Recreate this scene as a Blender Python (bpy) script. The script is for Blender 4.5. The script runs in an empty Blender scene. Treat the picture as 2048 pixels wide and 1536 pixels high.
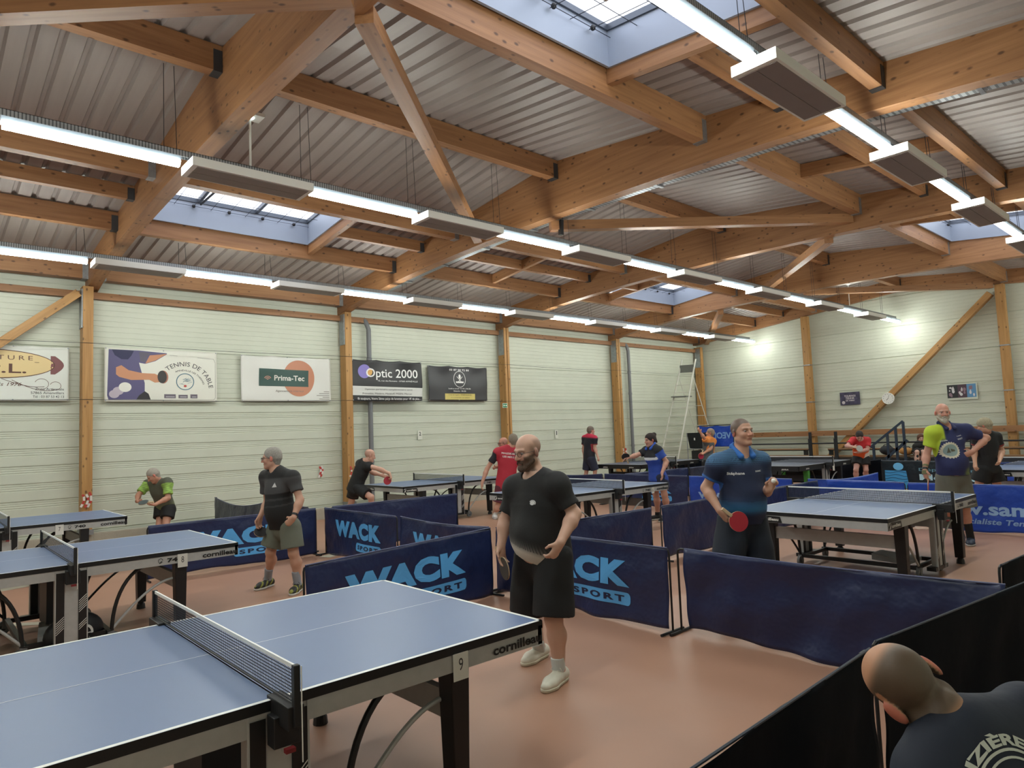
import bpy, bmesh, math, random
import numpy as np
from mathutils import Vector, Matrix
random.seed(7)
SC = bpy.context.scene
COL = SC.collection
PI = math.pi

# ------------------------------------------------------------------ camera, world, exposure
YAW, PITCH, ROLL, CAMZ, FPX = math.radians(48.088), math.radians(4.187), math.radians(-2.224), 1.707, 1358.14
_F = Vector((math.cos(YAW)*math.cos(PITCH), math.sin(YAW)*math.cos(PITCH), math.sin(PITCH)))
_R = Vector((math.sin(YAW), -math.cos(YAW), 0))
_U = _R.cross(_F)
R_ = _R*math.cos(ROLL)+_U*math.sin(ROLL)
U_ = _U*math.cos(ROLL)-_R*math.sin(ROLL)
CAMP = Vector((0, 0, CAMZ))
cam_data = bpy.data.cameras.new('camera')
cam = bpy.data.objects.new('camera', cam_data)
COL.objects.link(cam)
m = Matrix((R_, U_, -_F)).transposed().to_4x4()
m.translation = CAMP
cam.matrix_world = m
cam_data.sensor_width = 36
cam_data.lens = 36*FPX/2048
cam_data.clip_start = .05
SC.camera = cam
def ray(u, v): return _F+R_*((u-1024)/FPX)-U_*((v-768)/FPX)
def onY(u, v, y): d = ray(u, v); return CAMP+d*(y/d.y)
def onX(u, v, x): d = ray(u, v); return CAMP+d*(x/d.x)
def onZ(u, v, z): d = ray(u, v); return CAMP+d*((z-CAMZ)/d.z)
def atD(u, v, d): return CAMP+ray(u, v)*d

W = bpy.data.worlds.new('sky'); SC.world = W; W.use_nodes = True
bg = W.node_tree.nodes['Background']
bg.inputs[0].default_value = (.93, .95, 1, 1)
bg.inputs[1].default_value = 1.25
SC.view_settings.view_transform = 'Standard'
SC.view_settings.look = 'None'
SC.view_settings.gamma = 1
SC.view_settings.use_curve_mapping = False
SC.view_settings.exposure = 1.3
TUBE_POWER = 30.0

# ------------------------------------------------------------------ materials
def lin(c):
    if isinstance(c, str):
        c = [int(c[i:i+2], 16)/255 for i in (0, 2, 4)]
    return tuple((x/12.92 if x <= .04045 else ((x+.055)/1.055)**2.4) for x in c)+(1,)
MATS = {}
def mat(name, col='808080', rough=.6, metal=0, noise=0, nscale=8, bump=0, bscale=60, emit=0, spec=.5, attr=None, stretch=None, bdist=.01):
    if name in MATS: return MATS[name]
    m = bpy.data.materials.new(name); MATS[name] = m; m.use_nodes = True
    nt = m.node_tree; N = nt.nodes; L = nt.links; b = N['Principled BSDF']
    c = lin(col)
    b.inputs['Base Color'].default_value = c
    b.inputs['Roughness'].default_value = rough
    b.inputs['Metallic'].default_value = metal
    b.inputs['Specular IOR Level'].default_value = spec
    tc = N.new('ShaderNodeTexCoord')
    src = None
    if attr:
        a = N.new('ShaderNodeAttribute'); a.attribute_name = attr; src = a.outputs['Color']
        L.new(src, b.inputs['Base Color'])
    if noise:
        n = N.new('ShaderNodeTexNoise'); n.inputs['Scale'].default_value = nscale; n.inputs['Detail'].default_value = 5
        if stretch:
            mp = N.new('ShaderNodeMapping'); mp.inputs['Scale'].default_value = stretch
            L.new(tc.outputs['Object'], mp.inputs[0]); L.new(mp.outputs[0], n.inputs['Vector'])
        else: L.new(tc.outputs['Object'], n.inputs['Vector'])
        mr = N.new('ShaderNodeMapRange'); mr.inputs[1].default_value = .3; mr.inputs[2].default_value = .7
        mr.inputs[3].default_value = 1-noise; mr.inputs[4].default_value = 1+noise
        L.new(n.outputs['Fac'], mr.inputs[0])
        mx = N.new('ShaderNodeMix'); mx.data_type = 'RGBA'; mx.blend_type = 'MULTIPLY'; mx.inputs[0].default_value = 1
        if src: L.new(src, mx.inputs[6])
        else: mx.inputs[6].default_value = c
        cb = N.new('ShaderNodeCombineColor')
        for i in range(3): L.new(mr.outputs[0], cb.inputs[i])
        L.new(cb.outputs[0], mx.inputs[7]); L.new(mx.outputs[2], b.inputs['Base Color'])
    if bump:
        n2 = N.new('ShaderNodeTexNoise'); n2.inputs['Scale'].default_value = bscale; n2.inputs['Detail'].default_value = 3
        L.new(tc.outputs['Object'], n2.inputs['Vector'])
        bp = N.new('ShaderNodeBump'); bp.inputs['Strength'].default_value = bump; bp.inputs['Distance'].default_value = bdist
        L.new(n2.outputs['Fac'], bp.inputs['Height']); L.new(bp.outputs[0], b.inputs['Normal'])
    if emit:
        b.inputs['Emission Color'].default_value = c; b.inputs['Emission Strength'].default_value = emit
    return m

def wood(name, base, dark, knot, lam=True):
    """glulam: grain along local X, knots, faint lamella lines"""
    m = bpy.data.materials.new(name); MATS[name] = m; m.use_nodes = True
    nt = m.node_tree; N = nt.nodes; L = nt.links; b = N['Principled BSDF']; b.inputs['Roughness'].default_value = .5
    tc = N.new('ShaderNodeTexCoord')
    oi = N.new('ShaderNodeObjectInfo')
    add = N.new('ShaderNodeVectorMath'); add.operation = 'ADD'
    sc = N.new('ShaderNodeVectorMath'); sc.operation = 'SCALE'; sc.inputs[3].default_value = 37
    L.new(oi.outputs['Random'], sc.inputs[0])
    L.new(tc.outputs['Object'], add.inputs[0]); L.new(sc.outputs[0], add.inputs[1])
    mp = N.new('ShaderNodeMapping'); mp.inputs['Scale'].default_value = (1.2, 22, 22); L.new(add.outputs[0], mp.inputs[0])
    n = N.new('ShaderNodeTexNoise'); n.inputs['Scale'].default_value = 1; n.inputs['Detail'].default_value = 6; L.new(mp.outputs[0], n.inputs['Vector'])
    r = N.new('ShaderNodeValToRGB'); r.color_ramp.elements[0].position = .3; r.color_ramp.elements[1].position = .7
    r.color_ramp.elements[0].color = lin(dark); r.color_ramp.elements[1].color = lin(base)
    L.new(n.outputs['Fac'], r.inputs[0])
    mp2 = N.new('ShaderNodeMapping'); mp2.inputs['Scale'].default_value = (5.5, 10, 10); L.new(add.outputs[0], mp2.inputs[0])
    v = N.new('ShaderNodeTexVoronoi'); v.inputs['Scale'].default_value = 1; v.inputs['Randomness'].default_value = 1; L.new(mp2.outputs[0], v.inputs['Vector'])
    k = N.new('ShaderNodeMapRange'); k.inputs[1].default_value = .09; k.inputs[2].default_value = .2; k.inputs[3].default_value = .85; k.inputs[4].default_value = 0
    L.new(v.outputs['Distance'], k.inputs[0])
    mx = N.new('ShaderNodeMix'); mx.data_type = 'RGBA'; mx.inputs[7].default_value = lin(knot)
    L.new(k.outputs[0], mx.inputs[0]); L.new(r.outputs[0], mx.inputs[6])
    out = mx.outputs[2]
    if lam:
        sp = N.new('ShaderNodeSeparateXYZ'); L.new(tc.outputs['Object'], sp.inputs[0])
        f = N.new('ShaderNodeMath'); f.operation = 'PINGPONG'; f.inputs[1].default_value = .0225; L.new(sp.outputs[2], f.inputs[0])
        g = N.new('ShaderNodeMapRange'); g.inputs[1].default_value = 0; g.inputs[2].default_value = .002; g.inputs[3].default_value = .78; g.inputs[4].default_value = 1
        L.new(f.outputs[0], g.inputs[0])
        cb = N.new('ShaderNodeCombineColor')
        for i in range(3): L.new(g.outputs[0], cb.inputs[i])
        m2 = N.new('ShaderNodeMix'); m2.data_type = 'RGBA'; m2.blend_type = 'MULTIPLY'; m2.inputs[0].default_value = 1
        L.new(out, m2.inputs[6]); L.new(cb.outputs[0], m2.inputs[7]); out = m2.outputs[2]
    L.new(out, b.inputs['Base Color'])
    return m
M_WOOD = wood('glulam_spruce', 'a4774f', '8b603e', '4c3322')
M_POST = wood('post_timber', 'b98d55', 'a07442', '4c2e18', lam=False)
M_PINE = wood('pale_batten', 'c29a72', 'a67d58', '6a4628', lam=False)
M_GALV = mat('galvanised', '9a9ea2', .38, .75, noise=.12, nscale=25)
M_HANG = mat('hanger_steel', '4a4c50', .5, .6)
M_DECK = mat('deck_sheet', '958c88', .5, .1, noise=.05, nscale=3, stretch=(6, .3, 1))
M_WALL = mat('cladding', 'c5c9ba', .5, .05, noise=.03, nscale=2)
M_WHITE = mat('white_paint', 'e4e4e0', .45)
M_BLACK = mat('black_satin', '17181b', .45)
M_BLKP = mat('black_plastic', '1e1f22', .5)
M_ALU = mat('aluminium', 'b2b4b4', .45, .15, noise=.04, nscale=20)
M_GREYM = mat('grey_enamel', '8d9298', .45, .2)
M_RUBBER = mat('grey_rubber', '6e7072', .7)

def slotted(name, axis, per):
    m = mat(name, '9a9ea2', .4, .7); nt = m.node_tree; N = nt.nodes; L = nt.links
    tc = N.new('ShaderNodeTexCoord'); sp = N.new('ShaderNodeSeparateXYZ'); L.new(tc.outputs['Object'], sp.inputs[0])
    f = N.new('ShaderNodeMath'); f.operation = 'PINGPONG'; f.inputs[1].default_value = per; L.new(sp.outputs[axis], f.inputs[0])
    g = N.new('ShaderNodeMath'); g.operation = 'LESS_THAN'; g.inputs[1].default_value = per*.38; L.new(f.outputs[0], g.inputs[0])
    mx = N.new('ShaderNodeMix'); mx.data_type = 'RGBA'; mx.inputs[6].default_value = lin('a2a6aa'); mx.inputs[7].default_value = lin('62666a')
    L.new(g.outputs[0], mx.inputs[0]); L.new(mx.outputs[2], N['Principled BSDF'].inputs['Base Color']); return m
# ------------------------------------------------------------------ mesh helpers
class MB:
    def __init__(s): s.v = []; s.f = []; s.mi = []
    def quad(s, pts, mi=0):
        n = len(s.v); s.v += [tuple(p) for p in pts]; s.f.append(tuple(range(n, n+len(pts)))); s.mi.append(mi)
    def hexa(s, P, mi=0):
        n = len(s.v); s.v += [tuple(p) for p in P]
        for f in ((0, 3, 2, 1), (4, 5, 6, 7), (0, 1, 5, 4), (1, 2, 6, 5), (2, 3, 7, 6), (3, 0, 4, 7)):
            s.f.append(tuple(n+i for i in f)); s.mi.append(mi)
        return s
    def box(s, x0, x1, y0, y1, z0, z1, mi=0):
        return s.hexa([(x0, y0, z0), (x1, y0, z0), (x1, y1, z0), (x0, y1, z0), (x0, y0, z1), (x1, y0, z1), (x1, y1, z1), (x0, y1, z1)], mi)
    def bar(s, a, b, w, h, up=(0, 0, 1), mi=0):
        a = Vector(a); b = Vector(b); d = (b-a).normalized(); up = Vector(up)
        sd = d.cross(up)
        if sd.length < 1e-4: sd = d.cross(Vector((1, 0, 0)))
        sd.normalize(); u = sd.cross(d)
        P = []
        for e in (a, b):
            P += [e-sd*w/2-u*h/2, e+sd*w/2-u*h/2, e+sd*w/2+u*h/2, e-sd*w/2+u*h/2]
        n = len(s.v); s.v += [tuple(p) for p in P]
        for f in ((0, 1, 2, 3), (7, 6, 5, 4), (0, 4, 5, 1), (1, 5, 6, 2), (2, 6, 7, 3), (3, 7, 4, 0)):
            s.f.append(tuple(n+i for i in f)); s.mi.append(mi)
        return s
    def tube(s, pts, r, n=8, mi=0, caps=True, closed=False):
        pts = [Vector(p) for p in pts]; k = len(pts)
        rr = r if isinstance(r, (list, tuple)) else [r]*k
        base = len(s.v); prev = None
        for i, p in enumerate(pts):
            a = pts[(i-1) % k] if (i > 0 or closed) else p; b = pts[(i+1) % k] if (i < k-1 or closed) else p
            d = (b-a)
            if d.length < 1e-9: d = Vector((0, 0, 1))
            d.normalize()
            if prev is None:
                q = Vector((0, 0, 1)) if abs(d.z) < .9 else Vector((1, 0, 0))
                sd = d.cross(q).normalized()
            else:
                sd = (prev-d*prev.dot(d)).normalized()
            prev = sd; u = sd.cross(d)
            for j in range(n):
                t = 2*PI*j/n
                s.v.append(tuple(p+(sd*math.cos(t)+u*math.sin(t))*rr[i]))
        segs = k if closed else k-1
        for i in range(segs):
            for j in range(n):
                a0 = base+i*n+j; a1 = base+i*n+(j+1) % n; i2 = (i+1) % k
                s.f.append((a0, base+i2*n+j, base+i2*n+(j+1) % n, a1)); s.mi.append(mi)
        if caps and not closed:
            s.f.append(tuple(base+j for j in range(n))); s.mi.append(mi)
            s.f.append(tuple(base+(k-1)*n+j for j in reversed(range(n)))); s.mi.append(mi)
        return s
    def disc(s, c, ax, r, th, n=20, mi=0):
        c = Vector(c); ax = Vector(ax).normalized()
        return s.tube([c-ax*th/2, c+ax*th/2], r, n, mi)
    def ball(s, c, r, n=10, mi=0, sc=(1, 1, 1)):
        base = len(s.v); c = Vector(c)
        for i in range(1, n):
            t = PI*i/n
            for j in range(2*n):
                a = PI*j/n
                s.v.append((c.x+sc[0]*r*math.sin(t)*math.cos(a), c.y+sc[1]*r*math.sin(t)*math.sin(a), c.z+sc[2]*r*math.cos(t)))
        top = len(s.v); s.v.append((c.x, c.y, c.z+sc[2]*r)); s.v.append((c.x, c.y, c.z-sc[2]*r))
        m2 = 2*n
        for i in range(n-2):
            for j in range(m2):
                s.f.append((base+i*m2+j, base+(i+1)*m2+j, base+(i+1)*m2+(j+1) % m2, base+i*m2+(j+1) % m2)); s.mi.append(mi)
        for j in range(m2):
            s.f.append((top, base+j, base+(j+1) % m2)); s.mi.append(mi)
            s.f.append((top+1, base+(n-2)*m2+(j+1) % m2, base+(n-2)*m2+j)); s.mi.append(mi)
        return s
    def build(s, name, mats, parent=None, smooth=False, M=None, bevel=0):
        me = bpy.data.meshes.new(name); me.from_pydata(s.v, [], s.f)
        if not isinstance(mats, (list, tuple)): mats = [mats]
        for q in mats: me.materials.append(q)
        if len(mats) > 1: me.polygons.foreach_set('material_index', s.mi)
        if smooth:
            me.polygons.foreach_set('use_smooth', [True]*len(me.polygons))
        me.update()
        o = bpy.data.objects.new(name, me); COL.objects.link(o)
        if M is not None: o.matrix_world = M
        if parent: o.parent = parent
        if smooth and smooth != 'all':
            me.set_sharp_from_angle(angle=math.radians(40))
        if bevel:
            b = o.modifiers.new('bevel', 'BEVEL'); b.width = bevel; b.segments = 2; b.limit_method = 'ANGLE'
        return o
def tag(o, label=None, cat=None, group=None, kind=None):
    if label: o['label'] = label
    if cat: o['category'] = cat
    if group: o['group'] = group
    if kind: o['kind'] = kind
    return o
def empty(name, loc=(0, 0, 0), rz=0, label=None, cat=None, group=None):
    o = bpy.data.objects.new(name, None); COL.objects.link(o); o.location = loc; o.rotation_euler = (0, 0, rz); o.empty_display_size = .1
    return tag(o, label, cat, group)
def copy_tree(o, parent=None, skip=()):
    c = o.copy(); COL.objects.link(c); c.parent = parent
    for ch in [q for q in ALLCH.get(o.name, o.children)]:
        if ch.name.split('.')[0] in skip: continue
        copy_tree(ch, c, skip)
    return c
ALLCH = {}
def frameM(o, x, y):
    """matrix with local x, y axes and origin"""
    x = Vector(x).normalized(); y = Vector(y); y = (y-x*y.dot(x)).normalized(); z = x.cross(y)
    m = Matrix((x, y, z)).transposed().to_4x4(); m.translation = Vector(o); return m
def text_data(body, w, h=None, bold=0.0, shear=0, sub=0, arc=None, depth=.0006, spacing=1):
    """text fitted to width w (and cap height h when given), centred on the origin in the XY plane -> verts, faces"""
    cu = bpy.data.curves.new('t', 'FONT'); cu.body = body; cu.size = 1; cu.offset = bold; cu.shear = shear
    cu.align_x = 'CENTER'; cu.extrude = 0; cu.resolution_u = 3; cu.space_character = spacing
    o = bpy.data.objects.new('t', cu); COL.objects.link(o)
    dg = bpy.context.evaluated_depsgraph_get()
    me = bpy.data.meshes.new_from_object(o.evaluated_get(dg))
    bpy.data.objects.remove(o); bpy.data.curves.remove(cu)
    if sub:
        bm = bmesh.new(); bm.from_mesh(me); bmesh.ops.triangulate(bm, faces=bm.faces)
        for _ in range(sub):
            bmesh.ops.subdivide_edges(bm, edges=bm.edges, cuts=1, use_grid_fill=True)
            bmesh.ops.triangulate(bm, faces=bm.faces)
        bm.to_mesh(me); bm.free()
    V = np.array([v.co[:] for v in me.vertices]).reshape(-1, 3); F = [tuple(p.vertices) for p in me.polygons]
    bpy.data.meshes.remove(me)
    x0, x1 = V[:, 0].min(), V[:, 0].max(); y0, y1 = V[:, 1].min(), V[:, 1].max()
    V[:, 0] -= (x0+x1)/2; V[:, 1] -= (y0+y1)/2
    sx = w/(x1-x0); sy = sx if h is None else h/(y1-y0)
    V[:, 0] *= sx; V[:, 1] *= sy
    if arc:
        R, a0 = arc; th = a0-V[:, 0]/R; r = R+V[:, 1] if R > 0 else -R-V[:, 1]
        V[:, 0] = r*np.cos(th); V[:, 1] = r*np.sin(th)
    V[:, 2] = 0
    return V, F
def add_text(mb, body, cx, cy, w, h=None, z=.002, mi=0, rot=0, **k):
    V, F = text_data(body, w, h, **k)
    if rot:
        c, s = math.cos(rot), math.sin(rot); V = np.stack([V[:, 0]*c-V[:, 1]*s, V[:, 0]*s+V[:, 1]*c, V[:, 2]], 1)
    n = len(mb.v); mb.v += [(float(a)+cx, float(b)+cy, z) for a, b, _ in V]
    mb.f += [tuple(n+i for i in f) for f in F]; mb.mi += [mi]*len(F)
    return mb
def poly(mb, pts, z=.001, mi=0):
    mb.quad([(p[0], p[1], z) for p in pts], mi); return mb
def ellipse_pts(cx, cy, rx, ry, n=40, a0=0, a1=2*PI):
    return [(cx+rx*math.cos(a0+(a1-a0)*i/n), cy+ry*math.sin(a0+(a1-a0)*i/n)) for i in range(n if a1-a0 > 6.2 else n+1)]
def ring(mb, cx, cy, rx, ry, th, z=.001, mi=0, a0=0, a1=2*PI, n=48):
    for i in range(n):
        t0 = a0+(a1-a0)*i/n; t1 = a0+(a1-a0)*(i+1)/n
        mb.quad([(cx+(rx-th)*math.cos(t0), cy+(ry-th)*math.sin(t0), z), (cx+rx*math.cos(t0), cy+ry*math.sin(t0), z), (cx+rx*math.cos(t1), cy+ry*math.sin(t1), z), (cx+(rx-th)*math.cos(t1), cy+(ry-th)*math.sin(t1), z)], mi)
def stroke(mb, pts, th, z=.001, mi=0):
    pts = [Vector((p[0], p[1], 0)) for p in pts]
    for a, b in zip(pts, pts[1:]):
        d = (b-a); 
        if d.length < 1e-6: continue
        d.normalize(); n = Vector((-d.y, d.x, 0))*th/2
        mb.quad([(*(a+n)[:2], z), (*(a-n)[:2], z), (*(b-n)[:2], z), (*(b+n)[:2], z)][::-1], mi)
def rrect(cx, cy, w, h, r, n=6):
    P = []
    for sx, sy, a in ((1, 1, 0), (-1, 1, PI/2), (-1, -1, PI), (1, -1, 1.5*PI)):
        for i in range(n+1):
            t = a+PI/2*i/n; P.append((cx+sx*(w/2-r)+r*math.cos(t), cy+sy*(h/2-r)+r*math.sin(t)))
    return P

# ------------------------------------------------------------------ the hall
XE, YW, XB, YR = 22.1, 14.2, -7.6, -1.0
RIDGE_Y, RIDGE_Z, SLOPE = 7.05, 5.87, .11
def roofz(y): return RIDGE_Z-SLOPE*abs(y-RIDGE_Y)
TR = [-7.4, -2.4, 2.5, 7.5, 12.3, 17.1, 21.95]
SKY = [(2.62, 5.48, 9.72, 11.58), (2.62, 5.48, 2.55, 4.38), (14.15, 16.98, 9.72, 11.58), (14.15, 16.98, 2.55, 4.38)]

mf = mat('sports_floor', 'a87f69', .45, noise=.05, nscale=1.3)
mb = MB(); mb.quad([(XB, YR, 0), (XE, YR, 0), (XE, YW, 0), (XB, YW, 0)])
tag(mb.build('floor', mf), 'terracotta coloured seamless sports floor', kind='structure')

def cladding(name, L_, H, M):
    """profile extruded along local x, stacked up local y, facing local z"""
    prof = []
    z = 0
    while z < H:
        fine = z > 2.42
        if not fine:
            prof += [(z, .0), (z+.005, .016), (z+.165, .011), (z+.172, .0)]
            for k in range(3): prof += [(z+.180+k*.036, .0), (z+.186+k*.036, .006), (z+.204+k*.036, .005), (z+.210+k*.036, .0)]
            z += .295
        else:
            for k in range(9): prof += [(z+k*.1+.0, .006), (z+k*.1+.004, .012), (z+k*.1+.085, .012), (z+k*.1+.089, .006)]
            prof += [(z+.9, -.012), (z+.908, -.012)]
            z += .91
    prof = [(min(a, H), b) for a, b in prof]
    mb = MB()
    for (a, b), (c, d) in zip(prof, prof[1:]):
        if c-a < 1e-6: continue
        mb.quad([(0, a, b), (L_, a, b), (L_, c, d), (0, c, d)])
    o = mb.build(name, M_WALL, M=M)
    return tag(o, kind='structure')
cladding('wall_back', XE-XB, 6.1, frameM((XB, YW, 0), (1, 0, 0), (0, 0, 1)))['label'] = 'long wall of pale horizontally ribbed cladding panels'
cladding('wall_right', YW-YR, 6.2, frameM((XE, YW, 0), (0, -1, 0), (0, 0, 1)))['label'] = 'end wall of pale horizontally ribbed cladding panels'
mb = MB(); mb.quad([(XB, YR, 0), (XB, YR, 6), (XE, YR, 6), (XE, YR, 0)]); tag(mb.build('wall_front', M_WALL), kind='structure')
mb = MB(); mb.quad([(XB, YR, 0), (XB, YW, 0), (XB, YW, 6.2), (XB, YR, 6.2)]); tag(mb.build('wall_left', M_WALL), kind='structure')
mplinth = mat('plinth_concrete', 'aaa394', .8, noise=.08, nscale=5, bump=.3)
mb = MB(); mb.box(XB, XE, YW-.22, YW-.03, 0, .24); tag(mb.build('baseboard_back', mplinth), kind='structure')
mb = MB(); mb.box(XE-.22, XE-.03, YR, YW-.22, 0, .24); tag(mb.build('baseboard_right', mplinth), kind='structure')

# ribbed roof deck, open at the skylights
mb = MB()
x = XB
prof = [(0, 0), (.15, 0), (.168, .038), (.205, .038), (.23, 0)]
def yspans(xa, xb):
    cuts = sorted([(s[2], s[3]) for s in SKY if xa < s[1]-.02 and xb > s[0]+.02])
    y = YR; out = []
    for a, b in cuts: out.append((y, a)); y = b
    out.append((y, YW)); res = []
    for a, b in out:
        if a < RIDGE_Y < b: res += [(a, RIDGE_Y), (RIDGE_Y, b)]
        else: res.append((a, b))
    return res
while x < XE:
    for (a, za), (b, zb) in zip(prof, prof[1:]):
        for y0, y1 in yspans(x+a, x+b):
            mb.quad([(x+a, y0, roofz(y0)+za), (x+a, y1, roofz(y1)+za), (x+b, y1, roofz(y1)+zb), (x+b, y0, roofz(y0)+zb)])
    x += .23
tag(mb.build('ceiling', M_DECK), 'ribbed grey metal roof decking on timber purlins', kind='structure')

# skylights
m_glass = bpy.data.materials.new('opal_glazing'); m_glass.use_nodes = True
nt = m_glass.node_tree; nt.nodes.clear()
o_ = nt.nodes.new('ShaderNodeOutputMaterial'); tr = nt.nodes.new('ShaderNodeBsdfTranslucent'); tp = nt.nodes.new('ShaderNodeBsdfTransparent'); gl = nt.nodes.new('ShaderNodeBsdfGlossy')
tr.inputs[0].default_value = (.85, .88, .95, 1); tp.inputs[0].default_value = (.84, .86, .9, 1); gl.inputs['Roughness'].default_value = .2
m1 = nt.nodes.new('ShaderNodeMixShader'); m1.inputs[0].default_value = .35; m2 = nt.nodes.new('ShaderNodeMixShader'); m2.inputs[0].default_value = .05
nt.links.new(tp.outputs[0], m1.inputs[1]); nt.links.new(tr.outputs[0], m1.inputs[2]); nt.links.new(m1.outputs[0], m2.inputs[1]); nt.links.new(gl.outputs[0], m2.inputs[2]); nt.links.new(m2.outputs[0], o_.inputs[0])
M_CURB = mat('skylight_curb', '9aa3b2', .45, .2)
M_WIRE = mat('guard_wire', '3a3d44', .5, .5)
for i, (x0, x1, y0, y1) in enumerate(SKY):
    r = empty('window_%d' % (i+1), (0, 0, 0)); tag(r, ['skylight above the nearest bay on the banner wall side', 'large skylight nearest the camera', 'skylight in the far bay on the banner wall side', 'skylight in the far bay on the right'][i], kind='structure')
    mb = MB(); H = .38
    for (a, b) in (((x0, y0), (x1, y0)), ((x1, y0), (x1, y1)), ((x1, y1), (x0, y1)), ((x0, y1), (x0, y0))):
        mb.quad([(a[0], a[1], roofz(a[1])-.05), (b[0], b[1], roofz(b[1])-.05), (b[0], b[1], roofz(b[1])+H), (a[0], a[1], roofz(a[1])+H)])
    # flashing lip
    for s, t in (((x0, y0), (x1, y0)), ((x1, y0), (x1, y1)), ((x1, y1), (x0, y1)), ((x0, y1), (x0, y0))):
        mb.bar((s[0], s[1], roofz(s[1])-.04), (t[0], t[1], roofz(t[1])-.04), .03, .03)
    mb.build('curb', M_CURB, r)
    mb = MB()
    n = 3; dx = (x1-x0)/n
    for k in range(n+1):
        xx = x0+k*dx; mb.bar((xx, y0, roofz(y0)+H), (xx, y1, roofz(y1)+H), .05, .07)
    for yy in (y0, y1): mb.bar((x0, yy, roofz(yy)+H), (x1, yy, roofz(yy)+H), .05, .07)
    mb.build('frame', mat('skylight_frame', '5a606a', .4, .5), r)
    mb = MB(); mb.quad([(x0, y0, roofz(y0)+H+.03), (x1, y0, roofz(y0)+H+.03), (x1, y1, roofz(y1)+H+.03), (x0, y1, roofz(y1)+H+.03)])
    mb.build('pane', m_glass, r)
    mb = MB()
    for k in range(1, 10): xx = x0+k*(x1-x0)/10; mb.tube([(xx, y0, roofz(y0)+.26), (xx, y1, roofz(y1)+.26)], .004, 5)
    for k in range(0, 6): yy = y0+.04+k*(y1-y0-.08)/5; mb.tube([(x0, yy, roofz(yy)+.265), (x1, yy, roofz(yy)+.265)], .004, 5)
    mb.build('guard_grid', M_WIRE, r)
    mb = MB()
    for k in range(5): xx = x0+(.5+k)*(x1-x0)/5; yy = y1-.05; mb.ball((xx, yy, roofz(yy)+.26), .03, 5)
    mb.tube([(x0+dx, y1-.1, roofz(y1)+.3), (x0+dx+.02, y1-1.0, roofz(y1-1)+.22)], .018, 8)
    mb.build('opener', M_BLACK, r)

# trusses: deep glulam rafters with a curved lower edge
def beam_obj(name, a, b, w, h, mt=None, up=(0, 0, 1), label=None, cat='beam', group=None, hang=None):
    a = Vector(a); b = Vector(b); x = (b-a).normalized(); upv = Vector(up); y = upv.cross(x).normalized()
    M = frameM(a, x, y); Ln = (b-a).length
    mb = MB(); mb.box(0, Ln, -w/2, w/2, -h/2, h/2)
    if hang: e = empty(name, a, 0); 
    o = mb.build(name if not hang else 'timber', mt or M_WOOD, None, M=M)
    if hang:
        bpy.context.view_layer.update()
        o.parent = e; o.matrix_parent_inverse = Matrix.Translation(-a)
        for end in (0, 1):
            if not (hang >> end) & 1: continue
            c = a if end == 0 else b; s = 1 if end == 0 else -1
            hb = MB()
            hb.box(c.x+s*.0, c.x+s*.09, c.y-w/2-.006, c.y+w/2+.006, c.z-h/2-.01, c.z+h/2*.6)
            q = hb.build('hanger', M_HANG if h < .3 else M_GALV, None); q.parent = e; q.matrix_parent_inverse = Matrix.Translation(-a)
        o = e
    tag(o, label, cat, group); return o
ordn = ['behind the camera', 'just left of the camera', 'nearest in view, over the first wall post', 'second in view, cable tray under it', 'third in view', 'fourth in view', 'against the end wall']
def bottom_z(y):
    t = abs(y-RIDGE_Y)/7.15
    return 5.04-.08*t-.36*t*t*t if t < .9 else 4.706-(t-.9)*1.3
for i, tx in enumerate(TR):
    w = .19 if i < 6 else .16
    ys = [YR+(YW-YR)*k/60 for k in range(61)]
    M = frameM((tx, 0, 0), (0, 1, 0), (-1, 0, 0))
    mb = MB(); n = len(ys); 
    def bz(y): return bottom_z(y) if i < 6 else roofz(y)-.38
    for sx in (-w/2, w/2):
        for y in ys: mb.v.append((y, sx, bz(y)))
        for y in ys: mb.v.append((y, sx, roofz(y)))
    for k in range(n-1):
        mb.f += [(k, k+1, n+k+1, n+k), (2*n+k+1, 2*n+k, 3*n+k, 3*n+k+1), (k+1, k, 2*n+k, 2*n+k+1), (n+k, n+k+1, 3*n+k+1, 3*n+k)]
    mb.f += [(0, n, 3*n, 2*n), (n-1, 3*n-1, 4*n-1, 2*n-1)]
    mb.mi = [0]*len(mb.f)
    tag(mb.build('roof_beam', M_WOOD, M=M), 'deep curved glulam roof beam, '+ordn[i], 'beam', None)
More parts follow.
